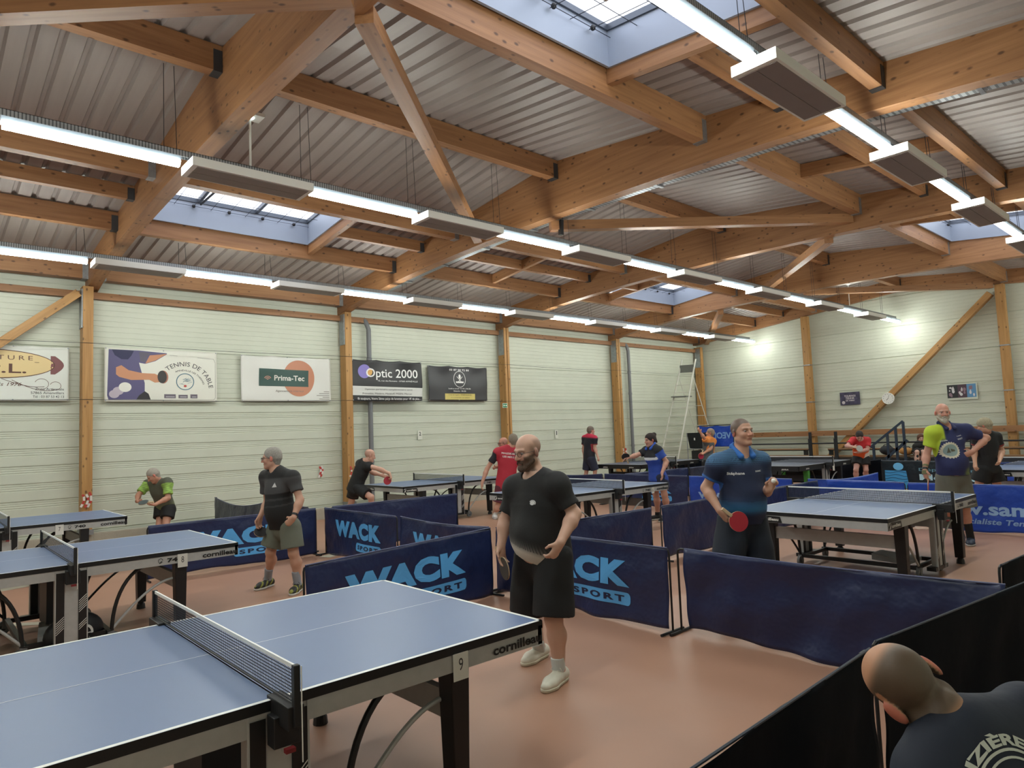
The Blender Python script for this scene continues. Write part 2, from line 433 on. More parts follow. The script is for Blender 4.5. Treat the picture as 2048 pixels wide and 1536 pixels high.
# purlins
PUR = [(14.0, .2, .34, 'eaves'), (11.7, .12, .28, 'low'), (9.6, .14, .34, 'upper'), (7.08, .14, .28, 'ridge'), (4.5, .14, .34, 'upper right'), (2.43, .12, .28, 'low right'), (.2, .12, .28, 'outer right')]
bayn = ['behind the camera', 'far left bay', 'first bay', 'second bay', 'third bay', 'last bay']
def purl(y, x0, x1, w, h, lab, hg=3):
    z = roofz(y)-h/2-.002
    if abs(y-11.7) < .01 or abs(y-2.43) < .01: pass
    beam_obj('purlin', (x0, y, z), (x1, y, z), w, h, hang=hg, label=lab, group=None)
for i in range(len(TR)-1):
    xa, xb = TR[i]+.096, TR[i+1]-.096
    if i == 5: xb = TR[6]-.082
    for y, w, h, nm in PUR:
        dsc = {'eaves': 'timber eaves beam above the banner wall', 'low': 'timber purlin low on the banner wall slope', 'upper': 'heavy timber purlin halfway up the banner wall slope', 'ridge': 'timber ridge purlin', 'upper right': 'heavy timber purlin halfway up the right slope', 'low right': 'timber purlin low on the right slope', 'outer right': 'timber purlin outermost on the right slope'}[nm]
        purl(y, xa, xb, w, h, dsc+', '+bayn[i])
    for y in (10.68, 3.46):
        side = 'banner wall side' if y > 7 else 'right side'
        if i == 2: purl(y, 5.6, xb, .1, .2, 'short secondary purlin beside the near skylight, '+side, 2)
        elif i == 4: purl(y, xa, 14.03, .1, .2, 'short secondary purlin beside the far skylight, '+side, 1)
        else: purl(y, xa, xb, .1, .2, 'thin secondary purlin on the '+side+', '+bayn[i])
    if i in (2, 4):
        xx = 5.54 if i == 2 else 14.09
        for ya, yb, s in ((9.67, 11.64, 'banner wall side'), (2.49, 4.43, 'right side')):
            beam_obj('skylight_trimmer', (xx, ya, roofz(ya)-.11), (xx, yb, roofz(yb)-.11), .09, .2, label='short timber trimmer at the edge of the %s skylight, %s' % ('near' if i == 2 else 'far', s))
    if i == 3:
        for ya, yb, s in ((9.67, 11.64, 'banner wall slope'), (2.49, 4.43, 'right slope')):
            beam_obj('skylight_trimmer', (10.0, ya, roofz(ya)-.11), (10.0, yb, roofz(yb)-.11), .09, .2, label='timber cross piece between purlins in the second bay, '+s)
# ledger below the eaves beam
mbx = beam_obj('wall_ledger', (XB, 14.1, 4.5), (XE-.1, 14.1, 4.5), .1, .12, label='long timber ledger under the eaves beam on the banner wall')
# roof wind braces
for a, b, lab in ((( 2.6, 4.45, 5.0), (7.38, 8.95, 5.1), 'diagonal timber roof brace crossing the first bay'),
                  ((7.62, 7.43, 4.98), (12.2, 4.62, 5.2), 'diagonal timber roof brace crossing the second bay'),
                  ((12.42, 5.1, 5.0), (17.0, 8.86, 5.2), 'diagonal timber roof brace crossing the third bay'),
                  ((17.22, 10.2, 4.92), (21.85, 13.6, 4.75), 'diagonal timber roof brace in the last bay, banner wall side'),
                  ((17.22, 7.77, 5.05), (21.85, 4.8, 5.2), 'diagonal timber roof brace in the last bay, ridge side'),
                  ((2.4, 4.28, 5.0), (-2.3, 8.65, 5.0), 'diagonal timber roof brace at the upper left corner')):
    beam_obj('roof_brace', a, b, .15, .15, mt=M_WOOD, label=lab)
# wall posts
postn = {-7.4: 'behind', -2.4: 'out to the left', 2.4: 'leftmost, between the first two banners', 7.5: 'between the white round-logo banner and the black banner', 12.3: 'beside the small green exit sign', 17.1: 'split post in front of the grey downpipe', 21.9: 'in the corner behind the ladder'}
for px_, lab in postn.items():
    r = empty('wall_post', (px_, 14.0, .24), label='tall timber wall post, '+lab, cat='post')
    h = 4.38
    mb = MB()
    if px_ in (17.1, 12.3):
        mb.box(-.09, -.01, -.14, .12, 0, h); mb.box(.015, .09, -.14, .12, 0, h)
    else: mb.box(-.08, .08, -.14, .12, 0, h)
    # grain runs along the height: build lying along local x
    mb.v = [(v[2], v[1], -v[0]) for v in mb.v]
    o = mb.build('timber', M_POST, r); o.rotation_euler = (0, -PI/2, 0)
    mb = MB(); mb.box(-.1, -.081, -.12, .1, h-.75, h-.05); mb.build('fixing_plate', M_GALV, r)
    mb = MB(); mb.box(-.1, .1, -.16, .1, .0, .09); mb.build('base_shoe', M_GALV, r)
for y, lab in ((9.95, 'left timber post of the end wall'), (4.62, 'right timber post of the end wall')):
    ln = roofz(y)-.4-.24
    r = empty('wall_post', (21.9, y, .24), label='tall '+lab, cat='post')
    mb = MB(); mb.box(0, ln, -.1, .1, -.1, .1); o = mb.build('timber', M_POST, r); o.rotation_euler = (0, -PI/2, 0)
    mb = MB()
    for z in (2.1, 3.3): mb.box(-.115, .11, -.115, .115, z, z+.03)
    mb.build('strap', M_GALV, r)
beam_obj('wall_brace', (21.9, 4.84, 5.0), (21.9, 9.72, .32), .16, .2, mt=M_POST, up=(1, 0, 0), label='long diagonal timber brace on the end wall, clock on it', cat='brace')
beam_obj('wall_brace', (2.26, 13.98, 4.5), (-2.2, 13.98, .6), .14, .16, mt=M_POST, up=(0, 1, 0), label='diagonal timber brace at the left edge of the banner wall', cat='brace')
beam_obj('wall_rail', (21.72, 12.6, 1.34), (21.72, YR+.05, 1.34), .05, .16, mt=M_WOOD, label='long horizontal timber rail along the end wall above the benches', cat='rail')

# cable tray under the second beam
r = empty('cable_tray', (7.68, 0, 0), label='galvanised perforated cable tray running under the second roof beam', cat='cable tray')
mb = MB(); ys = [1+k*(12.6-1)/40 for k in range(41)]
for a, b in zip(ys, ys[1:]):
    za, zb = bottom_z(a)+.02, bottom_z(b)+.02
    mb.quad([(-.07, a, za), (.07, a, za), (.07, b, zb), (-.07, b, zb)]); mb.quad([(-.07, a, za), (-.07, b, zb), (-.07, b, zb+.06), (-.07, a, za+.06)]); mb.quad([(.07, a, za), (.07, a, za+.06), (.07, b, zb+.06), (.07, b, zb)])
mb.build('tray', slotted('slotted_tray', 1, .03), r)
mb = MB()
for k in range(9):
    y = 1.6+k*1.25; mb.box(-.1, .09, y, y+.04, bottom_z(y)+.0, bottom_z(y)+.012)
mb.build('bracket', M_GALV, r)
r = empty('hanging_bracket', (7.75, 8.1, 4.62), label='short black steel bracket hanging under the second roof beam', cat='bracket')
p = onX(1122, 432, 7.72); q = onX(1122, 470, 7.72)
mb = MB(); mb.bar((p.x, p.y, p.z+.02), (q.x, q.y, q.z), .06, .06, up=(1, 0, 0)); mb.box(p.x-.08, p.x+.08, p.y-.12, p.y+.12, p.z+.0, p.z+.03)
for i_ in range(len(mb.v)): v = mb.v[i_]; mb.v[i_] = (v[0]-7.75, v[1]-8.1, v[2]-4.62)
mb.build('arm', M_BLACK, r)

# ------------------------------------------------------------------ light lines
M_TUBE = mat('lit_diffuser', 'ffffff', .4, emit=TUBE_POWER)
bt = M_TUBE.node_tree.nodes['Principled BSDF']; bt.inputs['Emission Color'].default_value = (.95, 1, .93, 1)
M_HEAT = mat('heater_panel', '857a78', .55, .2, noise=.03, nscale=6)
def tube_light():
    r = empty('strip_light', (0, 0, 0))
    mb = MB(); mb.box(0, 1.45, -.03, .03, .0, .065); mb.build('housing', mat('light_housing', '9aa8b6', .4, .3), r)
    mb = MB(); n = 14
    pts = [(-.05*math.cos(2*PI*k/n), -.012-.036*math.sin(2*PI*k/n)) for k in range(n+1)]
    for (a, za), (b, zb) in zip(pts, pts[1:]): mb.quad([(.01, a, za), (1.44, a, za), (1.44, b, zb), (.01, b, zb)])
    for xx in (.01, 1.44): mb.quad([(xx, a, z) for a, z in (pts[:-1] if xx > 1 else pts[:-1][::-1])])
    mb.build('diffuser', M_TUBE, r)
    return r
def heater():
    r = empty('radiant_heater', (0, 0, 0))
    mb = MB(); mb.box(0, 1.28, -.19, .19, .0, .09); mb.build('casing', M_WHITE, r)
    mb = MB(); mb.box(.05, 1.23, -.165, -.003, -.006, .0); mb.box(.05, 1.23, .003, .165, -.006, .0); mb.build('radiant_panel', M_HEAT, r)
    mb = MB(); mb.box(.06, 1.2, -.06, .1, .075, .1); mb.build('top_tray', M_BLACK, r)
    mb = MB(); mb.tube([(.1, 0, .09), (.1, 0, .16)], .01, 6); mb.tube([(1.15, 0, .09), (1.15, 0, .16)], .01, 6); mb.build('hook', M_GALV, r)
    return r
tl0 = tube_light(); ht0 = heater(); first = [True, True]
def rail(y, x0, x1, lab):
    r = empty('light_rail', (x0, y, 4.62), label=lab, cat='lighting rail')
    L_ = x1-x0
    mb = MB(); mb.box(0, L_, -.02, .06, .06, .065); mb.box(0, L_, .055, .06, .0, .065); mb.box(0, L_, -.02, -.015, .0, .065)
    mb.build('trunking', slotted('slotted_rail', 0, .014), r)
    xx = .7
    while xx < L_:
        for dx in (0, .12):
            zt = roofz(y)-4.62-.3 if min(abs(y-q) for q in (2.43, 7.08, 11.7)) < .2 else roofz(y)-4.62
            mb = MB(); mb.tube([(xx+dx, .02, .06), (xx+dx*.8, .03, zt)], .0035, 4); mb.build('suspension_wire', M_WIRE, r)
        xx += 2.83/2+.02
LN = [(2.48, 'right light row'), (7.12, 'middle light row'), (11.74, 'banner wall light row')]
for y, nm in LN:
    rail(y, -6, 21.55, 'galvanised perforated rail carrying the '+nm)
    for k in range(-3, 7):
        xs = 3.40+2.83*k
        if xs+1.45 > 21.6: xs_end = 1
        if first[0]: o = tl0; first[0] = False
        else: o = copy_tree(tl0)
        o.location = (xs, y, 4.555)
        if k < 0: where = 'behind or left of the first roof beam'
        else: where = ['first right of the nearest beam', 'second right of the nearest beam', 'third right of the nearest beam', 'fourth right of the nearest beam', 'fifth right of the nearest beam', 'sixth right of the nearest beam', 'last before the end wall'][k]
        tag(o, 'lit strip light on the %s, %s' % (nm, where if k >= 0 else ['out to the left', 'farther left', 'leftmost'][-k-1]), 'strip light', 'strip lights on the '+nm)
        if k == 6: continue
        if first[1]: o = ht0; first[1] = False
        else: o = copy_tree(ht0)
        o.location = (xs+1.52, y+.02, 4.5)
        tag(o, 'flat radiant heater on the %s, %s' % (nm, ['after the first light', 'after the second light', 'after the third light', 'after the fourth light', 'after the fifth light', 'after the sixth light'][k] if k >= 0 else ['before the first light', 'farther left', 'leftmost'][-k-1]), 'heater', 'heater panels on the '+nm)
# small emergency lights on stems
M_EM = mat('emergency_lens', 'eafff4', .3, emit=2.5)
for u, v, y, lab in ((477, 228, 7.15, 'small square emergency light hanging by the nearest roof beam'), (1696, 568, 7.15, 'small square emergency light over the far end of the middle light row')):
    p = onY(u, v, y); p.x = max(p.x, 2.74) if p.x < 4 else p.x
    r = empty('emergency_light', p, label=lab, cat='emergency light')
    mb = MB(); mb.box(-.13, .13, -.09, .09, -.0, .035); mb.build('case', M_WHITE, r)
    mb = MB(); mb.ball((0, 0, -.005), .045, 8, sc=(1, 1, .4)); mb.build('lens', M_EM, r)
    mb = MB(); mb.tube([(0, .0, 0), (0, 0, 4.68-p.z)], .012, 6); mb.tube([(0, 0, .03), (0, 0, roofz(p.y)-.30-p.z if abs(p.y-7.08) < .1 else roofz(p.y)-p.z)], .01, 6); mb.build('stem', M_WHITE, r)
# ------------------------------------------------------------------ wall furniture
def pipe(u0, v0, u1, v1, lab):
    a = onY(u0, v0, 14.05); b = onY(u1, v1, 14.05)
    x = a.x
    r = empty('downpipe', (x, 14.05, .24), label=lab, cat='pipe')
    mb = MB(); mb.tube([(-.1, .06, 4.3), (-.06, 0, 4.2), (0, 0, 4.05), (0, 0, 0.0)], .055, 14); mb.build('pipe', mat('pipe_grey', '74767a', .5), r, smooth=True)
    mb = MB()
    for z in (.9, 2.6, 3.3): mb.tube([(0, 0, z), (0, 0, z+.07)], .064, 14)
    mb.build('clamp', mat('pipe_grey'), r)
pipe(738, 700, 738, 900, 'grey plastic downpipe passing behind the black optician banner')
pipe(1257, 720, 1257, 900, 'grey plastic downpipe right of the split wall post')

def banner(name, u0, v0, u1, v1, lab, col, y=14.10, wr=.012, seed=1):
    """cloth banner on the long wall: local x right, y up, z toward the hall"""
    a = onY(u0, v0, y); b = onY(u1, v1, y)
    w, h = b.x-a.x, a.z-b.z
    r = empty(name, (0, 0, 0), label=lab, cat='banner')
    r.matrix_world = frameM((a.x, y, b.z), (1, 0, 0), (0, 0, 1))
    rnd = random.Random(seed); ph = [rnd.uniform(0, 6.28) for _ in range(6)]
    def disp(x, yy):
        t = x/w; s = yy/h
        return wr*(math.sin(5*t*2+ph[0]+3*s)*s+.6*math.sin(13*t+ph[1]-6*s)*s*s+.3*math.sin(9*s+ph[2]))+wr
    mb = MB(); nx, ny = 48, 24
    sag = wr*1.2
    for j in range(ny+1):
        for i in range(nx+1):
            x = w*i/nx; yy = h*j/ny
            dy = -sag*abs(math.sin(PI*3*i/nx))*(j/ny)**6
            mb.v.append((x, yy+dy, disp(x, yy)))
    for j in range(ny):
        for i in range(nx): k = j*(nx+1)+i; mb.f.append((k, k+1, k+nx+2, k+nx+1)); mb.mi.append(0)
    o = mb.build('cloth', mat('banner_'+col, col, .38, bump=.08, bscale=8), r, smooth='all')
    md = o.modifiers.new('t', 'SOLIDIFY'); md.thickness = .002; md.offset = -1
    mb = MB()
    for t in (0.01, .5, .99):
        for s in (.02, .98):
            mb.tube([(w*t, h*s, disp(w*t, h*s)), (w*t, h*s, disp(w*t, h*s)+.004)], .012, 8)
    mb.build('eyelet', M_GALV, r)
    return r, w, h, disp
def drape(mb, disp, off=.003):
    mb.v = [(x, y, disp(x, y)+off+z) for x, y, z in mb.v]; return mb
def subdiv_quads(mb, maxl=.08):
    """cut large faces so that they follow the cloth"""
    me = bpy.data.meshes.new('t'); me.from_pydata(mb.v, [], mb.f); me.polygons.foreach_set('material_index', mb.mi)
    bm = bmesh.new(); bm.from_mesh(me); bmesh.ops.triangulate(bm, faces=bm.faces)
    for _ in range(5):
        es = [e for e in bm.edges if e.calc_length() > maxl]
        if not es: break
        bmesh.ops.subdivide_edges(bm, edges=es, cuts=1); bmesh.ops.triangulate(bm, faces=bm.faces)
    bm.verts.index_update()
    mb.v = [tuple(v.co) for v in bm.verts]; mb.f = [tuple(v.index for v in f.verts) for f in bm.faces]; mb.mi = [f.material_index for f in bm.faces]
    bm.free(); bpy.data.meshes.remove(me); return mb
def flat(r, name, mb, mats, disp, off=.003, maxl=.07):
    subdiv_quads(mb, maxl); drape(mb, disp, off)
    return mb.build(name, mats, r)
C_ = lambda n, c, **k: mat('print_'+n, c, .5, **k)
# 1 joinery banner, cut by the frame on the left
r, w, h, dp = banner('wall_banner', -95, 684, 137, 802, 'white joinery banner with a cream oval, leftmost on the wall', 'd9dcd6', seed=3)
X = lambda u, v: (onY(u, v, 14.1).x-onY(-95, 684, 14.1).x, onY(u, v, 14.1).z-onY(137, 802, 14.1).z)
cx, cy = X(-12, 724)[0], h*.655
mb = MB(); poly(mb, ellipse_pts(cx, cy, .84, .235), 0, 0); ring(mb, cx, cy, .85, .245, .014, .001, 1); flat(r, 'oval', mb, [C_('cream', 'dcc490'), C_('brown', '5c3a30')], dp)
mb = MB(); add_text(mb, 'FERMETURE', cx-.03, cy+.11, 1.12, .075, z=.0, spacing=1.5); add_text(mb, 'D.P.L.', cx-.02, cy-.075, .92, .16, z=0, bold=.012); poly(mb, [(cx-.6, cy+.035), (cx+.62, cy+.035), (cx+.62, cy+.043), (cx-.6, cy+.043)], 0)
add_text(mb, 'Depuis 1976', cx+.1, .27, .55, .08, z=0, shear=.3)
flat(r, 'lettering', mb, C_('brown', '5c3a30'), dp, .005, 9)
mb = MB()
P = [(cx+.87+.13*math.sin(PI*k/10)-.02, cy-.16+.32*k/10) for k in range(11)]
poly(mb, [(w-.27, cy+.16), *P[::-1], (w-.27, cy-.16)], 0); flat(r, 'maroon_shape', mb, C_('maroon', '7b4b4d'), dp)
mb = MB()
for k, (sx, ex) in enumerate(((.0, 0), (.14, .05))):
    pts = [(cx+.1+sx+t*.9, cy-.25-.02*k-.22*math.sin(t*PI*.9)*(.6+.2*k)) for t in [i/24 for i in range(17)]]
    stroke(mb, pts, .008, 0)
for c_, rr in (((cx+.66, cy-.33), .10), ((cx+.86, cy-.36), .08)):
    stroke(mb, ellipse_pts(c_[0], c_[1], rr, rr*.9, 26, -2.4, 2.8), .007, 0)
flat(r, 'scrollwork', mb, C_('brown', '5c3a30'), dp, .004)
mb = MB()
for k, s in enumerate(('Zone Artisanale', '57865 Amanvillers', 'Tél : 03 87 53 42 13')): add_text(mb, s, w-.06-(.22, .25, .235)[k], .205-.066*k, (.42, .48, .45)[k], .042, z=0, bold=.004)
flat(r, 'address', mb, C_('darkgrey', '3c3c40'), dp, .004, 9)
# 2 club banner
r, w, h, dp = banner('wall_banner', 209, 694, 434, 804, 'white table tennis club banner with a player in a purple shirt', 'dcdcd2', wr=.004, seed=5)
q = lambda u, v: (w*(u-80)/1820., h*(1-(v-150)/850.))   # layout read off the banner itself
mb = MB(); poly(mb, [q(140, 180), q(600, 180), q(1045, 205), q(1045, 222), q(860, 340), q(700, 390), q(600, 375), q(640, 520), q(690, 700), q(690, 830), q(750, 880), q(780, 965), q(140, 965), q(120, 900)], 0, 0)
poly(mb, [q(185, 180), q(520, 190), q(480, 270), q(430, 330), q(330, 330), q(230, 270)], .0008, 1)
poly(mb, [q(600, 200), q(800, 210), q(740, 260), q(700, 370), q(620, 350)], .0008, 2)
poly(mb, [q(770, 250), q(1045, 215), q(860, 330), q(700, 385)], .001, 3)
poly(mb, [q(250, 460), q(330, 425), q(440, 500), q(640, 540), q(850, 545), q(940, 590), q(930, 680), q(850, 690), q(760, 645), q(480, 655), q(300, 610), q(250, 570)], .001, 3)
poly(mb, [q(690, 830), q(750, 870), q(785, 965), q(560, 965), q(600, 900)], .001, 4)
poly(mb, ellipse_pts(*q(985, 595), .090, .125, 24), .0012, 5); poly(mb, ellipse_pts(*q(968, 595), .082, .122, 24), .0018, 6)
poly(mb, ellipse_pts(*q(225, 880), .085, .075, 20), .001, 7); poly(mb, ellipse_pts(*q(285, 830), .09, .075, 20), .0014, 7); poly(mb, ellipse_pts(*q(388, 770), .105, .09, 24), .0018, 8)
flat(r, 'player_print', mb, [C_('purple', '57527a'), C_('nightblue', '26264e'), C_('greyviolet', '5c5768'), C_('skinprint', 'c48a68'), C_('nearblack', '2a2a2e'), C_('rubberred', 'a8705c'), C_('rubberblack', '333030'), C_('lilac', 'b9aebb'), C_('offwhite', 'e0dfd8')], dp, .003, .12)
mb = MB(); lc = q(1300, 830)
add_text(mb, 'TENNIS DE TABLE', *q(1330, 800), 1.1, .085, z=0, arc=(.505, 1.17), spacing=1.05)
add_text(mb, 'AMNÉVILLE LES THERMES', *q(1330, 800), .66, .04, z=0, arc=(.385, 1.15))
stroke(mb, [q(1090, 235), q(1840, 270), q(1868, 330), q(1868, 930), q(1840, 965), q(780, 965)], .004, 0)
flat(r, 'lettering', mb, C_('ink', '34343c'), dp, .004, 9)
mb = MB(); c1 = q(1348, 665); ring(mb, *c1, .165, .165, .016, 0, 0)
rn = random.Random(2)
for k in range(16):
    a = (c1[0]+rn.uniform(-.11, .05), c1[1]+rn.uniform(-.05, .05)); stroke(mb, [a, (a[0]+rn.uniform(.03, .1), a[1]+rn.uniform(-.01, .05))], .005, 0, 0)
poly(mb, ellipse_pts(c1[0], c1[1]-.085, .028, .022, 14), .001, 1)
for k, (a, b) in enumerate(((1000, 1190), (1235, 1390), (1435, 1555))):
    p0, p1 = q(a, 940), q(b, 875+8*(k % 2)); poly(mb, [p0, (p1[0], p0[1]), p1, (p0[0], p1[1])], .0, 2)
    poly(mb, [(p0[0]+.03, p0[1]+.02), (p1[0]-.02, p0[1]+.02), (p1[0]-.02, p0[1]+.035), (p0[0]+.03, p0[1]+.035)], .001, 3)
flat(r, 'club_badge', mb, [C_('tealblue', '557b8c'), C_('red', 'b8453f'), C_('sponsorgrey', '6c6470'), C_('palegrey', 'b6b6bc')], dp, .004, .1)
# 3 white banner with orange disc
r, w, h, dp = banner('wall_banner', 481, 709, 661, 803, 'white banner with a dark green box over a terracotta disc', 'd9d9d4', wr=.016, seed=9)
q = lambda u, v: (w*(u-85)/1405., h*(1-(v-170)/715.))
mb = MB(); poly(mb, ellipse_pts(*q(965, 515), .36, .395, 48), 0, 0)
poly(mb, [q(345, 645), q(1120, 650), q(1120, 385), q(345, 372)], .001, 1); flat(r, 'logo_shapes', mb, [C_('terracotta', 'bf8266'), C_('bottlegreen', '37534e')], dp, .004, .06)
mb = MB(); add_text(mb, 'Prima-Tec', *q(815, 515), .68, .115, z=.003, bold=.02); flat(r, 'lettering', mb, C_('offwhite', 'e6e6e0'), dp, .005, 9)
mb = MB(); a = q(475, 550)
for k, rr in enumerate((.025, .055, .085)): ring(mb, a[0], a[1], rr, rr, .014, .003, 0, .5, PI-.5, 16)
flat(r, 'rainbow_mark', mb, C_('rosebeige', 'c99a8b'), dp, .005, .1)
mb = MB(); add_text(mb, 'Agencement intérieur', *q(820, 725), .64, .06, z=.001)
for k, (a, ww) in enumerate(((730, .13), (760, .24), (792, .3), (820, .16), (850, .24))): p = q(1462, a); poly(mb, [(p[0]-ww, p[1]), (p[0], p[1]), (p[0], p[1]+.012), (p[0]-ww, p[1]+.012)], 0)
flat(r, 'small_print', mb, C_('warmgrey', '7b736e'), dp, .004, .3)
# 4 optician
r, w, h, dp = banner('wall_banner', 703, 718, 844, 802, 'black optician banner with big white lettering over the downpipe', '2b2b2e', y=13.93, wr=.02, seed=12)
q = lambda u, v: (w*(u-90)/960., h*(1-(v-140)/545.))
mb = MB(); poly(mb, ellipse_pts(*q(245, 297), .16, .16, 32), 0, 0); poly(mb, ellipse_pts(*q(315, 300), .07, .085, 24), .001, 1)
poly(mb, [(0, q(0, 612)[1]), (w, q(0, 625)[1]), (w, q(0, 505)[1]), (0, q(0, 490)[1])], 0, 2); flat(r, 'colour_shapes', mb, [C_('periwinkle', '8a80c8'), C_('amber', 'd9a860'), C_('offwhite2', 'd4d4d0')], dp, .004, .05)
mb = MB(); add_text(mb, 'Optic 2000', *q(625, 330), 1.42, .27, z=.002, bold=.008); add_text(mb, '15, rue des Romains - 57360 AMNÉVILLE', *q(700, 415), 1.1, .05, z=.002)
add_text(mb, 'Et toujours, Votre 2ème paire de lunettes pour 1€ de plus...', *q(590, 660), 1.72, .07, z=.002, bold=.01); flat(r, 'lettering', mb, C_('white', 'e8e8e6'), dp, .005, 9)
mb = MB(); add_text(mb, 'Opticien partenaire complémentaire santé', *q(575, 535), 1.3, .05, z=.002); add_text(mb, 'Prévadiès, Médéric, Malakoff, MGEN, Mercer', *q(560, 590), 1.35, .05, z=.002); flat(r, 'small_print', mb, C_('darkgrey', '3c3c40'), dp, .006, 9)
# 5 dark banner with round badge
r, w, h, dp = banner('wall_banner', 855, 730, 974, 802, 'dark grey banner with a round white badge and a yellow strip', '38383c', wr=.02, seed=21)
q = lambda u, v: (w*(u-1130)/810., h*(1-(v-190)/505.))
mb = MB(); c1 = q(1545, 380); ring(mb, *c1, .195, .215, .012, 0, 0)
for s in (-1, 1): stroke(mb, [(c1[0]+s*.09, c1[1]+.07), (c1[0]-s*.06, c1[1]-.08)], .014, 0, 0)
poly(mb, ellipse_pts(c1[0], c1[1]+.07, .035, .06, 16), .001, 0)
poly(mb, [(c1[0]-.12, c1[1]-.1), (c1[0]+.12, c1[1]-.1), (c1[0]+.13, c1[1]-.06), (c1[0]-.13, c1[1]-.06)], 0, 0)
p0, p1 = q(1345, 678), q(1760, 590); poly(mb, [p0, (p1[0], p0[1]), p1, (p0[0], p1[1])], 0, 1); flat(r, 'badge', mb, [C_('white', 'e8e8e6'), C_('strawyellow', 'cdbd6e')], dp, .004, .06)
mb = MB(); add_text(mb, '03 87 58 72 80', *q(1545, 245), .65, .05, z=.002, bold=.02, spacing=1.2); add_text(mb, 'Lundi au samedi 11h-14h | 18h-22h', *q(1545, 520), .72, .04, z=.002, bold=.02); add_text(mb, 'Dimanche : 18h-22h', *q(1545, 553), .4, .035, z=.002, bold=.02); flat(r, 'lettering', mb, C_('white', 'e8e8e6'), dp, .005, 9)
mb = MB(); add_text(mb, '3 rue de la gare - 57360 Amnéville', *q(1550, 610), .75, .035, z=.002); add_text(mb, 'Commande sur place', *q(1550, 650), .6, .03, z=.002); flat(r, 'small_print', mb, C_('darkgrey', '3c3c40'), dp, .007, 9)
# banner cables
for z, lab in ((3.6, 'thin upper cable strung along the banner wall'), (2.6, 'thin lower cable strung along the banner wall')):
    mb = MB()
    xs = [XB+.2, -2.4, 2.4, 7.5, 12.3, 17.1, 21.8]
    pts = []
    for a, b in zip(xs, xs[1:]): pts += [(a+(b-a)*k/8, 13.85+.0, z-.03*math.sin(PI*k/8)) for k in range(8)]
    mb.tube(pts+[(xs[-1], 13.85, z)], .004, 4); tag(mb.build('wall_cable', M_WIRE), lab, 'cable')
# numbers 2 and 1, exit sign
def plate(name, u, v, w, h, y, lab, cat, col, items):
    p = onY(u, v, y); r = empty(name, (0, 0, 0), label=lab, cat=cat); r.matrix_world = frameM((p.x, y, p.z), (1, 0, 0), (0, 0, 1))
    mb = MB(); mb.box(-w/2, w/2, -h/2, h/2, -.004, .004); mb.build('sheet', mat('sheet_'+col, col, .5), r)
    for nm, t, ww, hh, dx, dy, c in items:
        mb = MB(); add_text(mb, t, dx, dy, ww, hh, z=.0055, bold=.02); mb.build(nm, mat('print_c'+c, c, .5), r)
    return r
plate('number_sheet', 840, 870, .13, .22, 14.16, 'white number sheet on the wall above the net of the table by the banner wall', 'sign', 'd6d7cc', [('numeral', '2', .055, .09, 0, .03, '303030')])
plate('number_sheet', 1113, 868, .13, .24, 14.16, 'white number sheet on the wall between the exit sign and the split post', 'sign', 'd6d7cc', [('numeral', '1', .035, .12, 0, .03, '303030')])
r = plate('exit_sign', 1010, 811, .17, .12, 13.854, 'small green and white exit sign beside a wall post', 'sign', 'dfe6de', [])
mb = MB(); mb.box(-.075, .075, -.05, .05, .004, .0055); mb.build('green_field', mat('exit_green', '1d7a4a', .5), r)
mb = MB(); poly(mb, ellipse_pts(-.035, .0, .022, .022, 14), .0065); poly(mb, [(.01, -.012), (.04, -.012), (.04, -.028), (.065, 0), (.04, .028), (.04, .012), (.01, .012)], .0065); mb.build('pictogram', M_WHITE, r)
# end wall posters and clock
def eplate(name, u, v, w, h, x, lab, cat):
    p = onX(u, v, x); r = empty(name, (0, 0, 0), label=lab, cat=cat); r.matrix_world = frameM((x, p.y, p.z), (0, -1, 0), (0, 0, 1)); return r
r = eplate('poster', 1700, 797, .6, .4, 22.05, 'dark purple poster with pale lettering left of the clock', 'poster')
mb = MB(); mb.box(-.3, .3, -.2, .2, 0, .006); mb.build('sheet', mat('poster_purple', '3c3852', .4, noise=.5, nscale=9), r)
mb = MB(); add_text(mb, 'TOURNOI', 0, .08, .34, .06, z=.008, bold=.03); add_text(mb, 'TENNIS', 0, .01, .26, .06, z=.008, bold=.03); add_text(mb, 'DE TABLE', 0, -.06, .26, .05, z=.008, bold=.03)
poly(mb, ellipse_pts(-.2, -.12, .05, .05, 14), .008); mb.build('lettering', mat('poster_text', 'c7bfc4', .5), r)
r = eplate('poster', 1924, 783, .74, .45, 22.05, 'photo poster with dark and blue pictures right of the clock', 'poster')
mb = MB(); mb.box(-.37, .37, -.23, .22, 0, .006); mb.build('sheet', mat('poster_pale', 'c6cabc', .4), r)
mb = MB(); rn = random.Random(5)
for k, (a, b, mi) in enumerate(((-.36, -.1, 0), (-.1, .12, 1), (.12, .34, 2))):
    poly(mb, [(a, -.17), (b, -.17), (b, .2), (a, .2)], .008, mi)
    for j in range(7):
        x, y = rn.uniform(a+.04, b-.05), rn.uniform(-.13, .14); poly(mb, ellipse_pts(x, y, rn.uniform(.015, .04), rn.uniform(.02, .06), 9), .009+.0004*j, rn.choice([3, 4, 3]))
mb.build('pictures', [mat('pic_a', '23272a', .5), mat('pic_b', '4a3542', .5), mat('pic_c', '5b8db8', .5), mat('pic_d', 'd0ced2', .5), mat('pic_e', '8a6f7c', .5)], r)
r = eplate('wall_clock', 1777, 797, 1, 1, 21.78, 'round white wall clock on the diagonal brace', 'clock')
mb = MB(); mb.tube([(0, 0, -.02), (0, 0, .03)], .165, 32); mb.tube([(0.16*math.cos(2*PI*k/32), .16*math.sin(2*PI*k/32), .03) for k in range(32)], .012, 6, closed=True); mb.build('case', M_WHITE, r, smooth=True)
mb = MB()
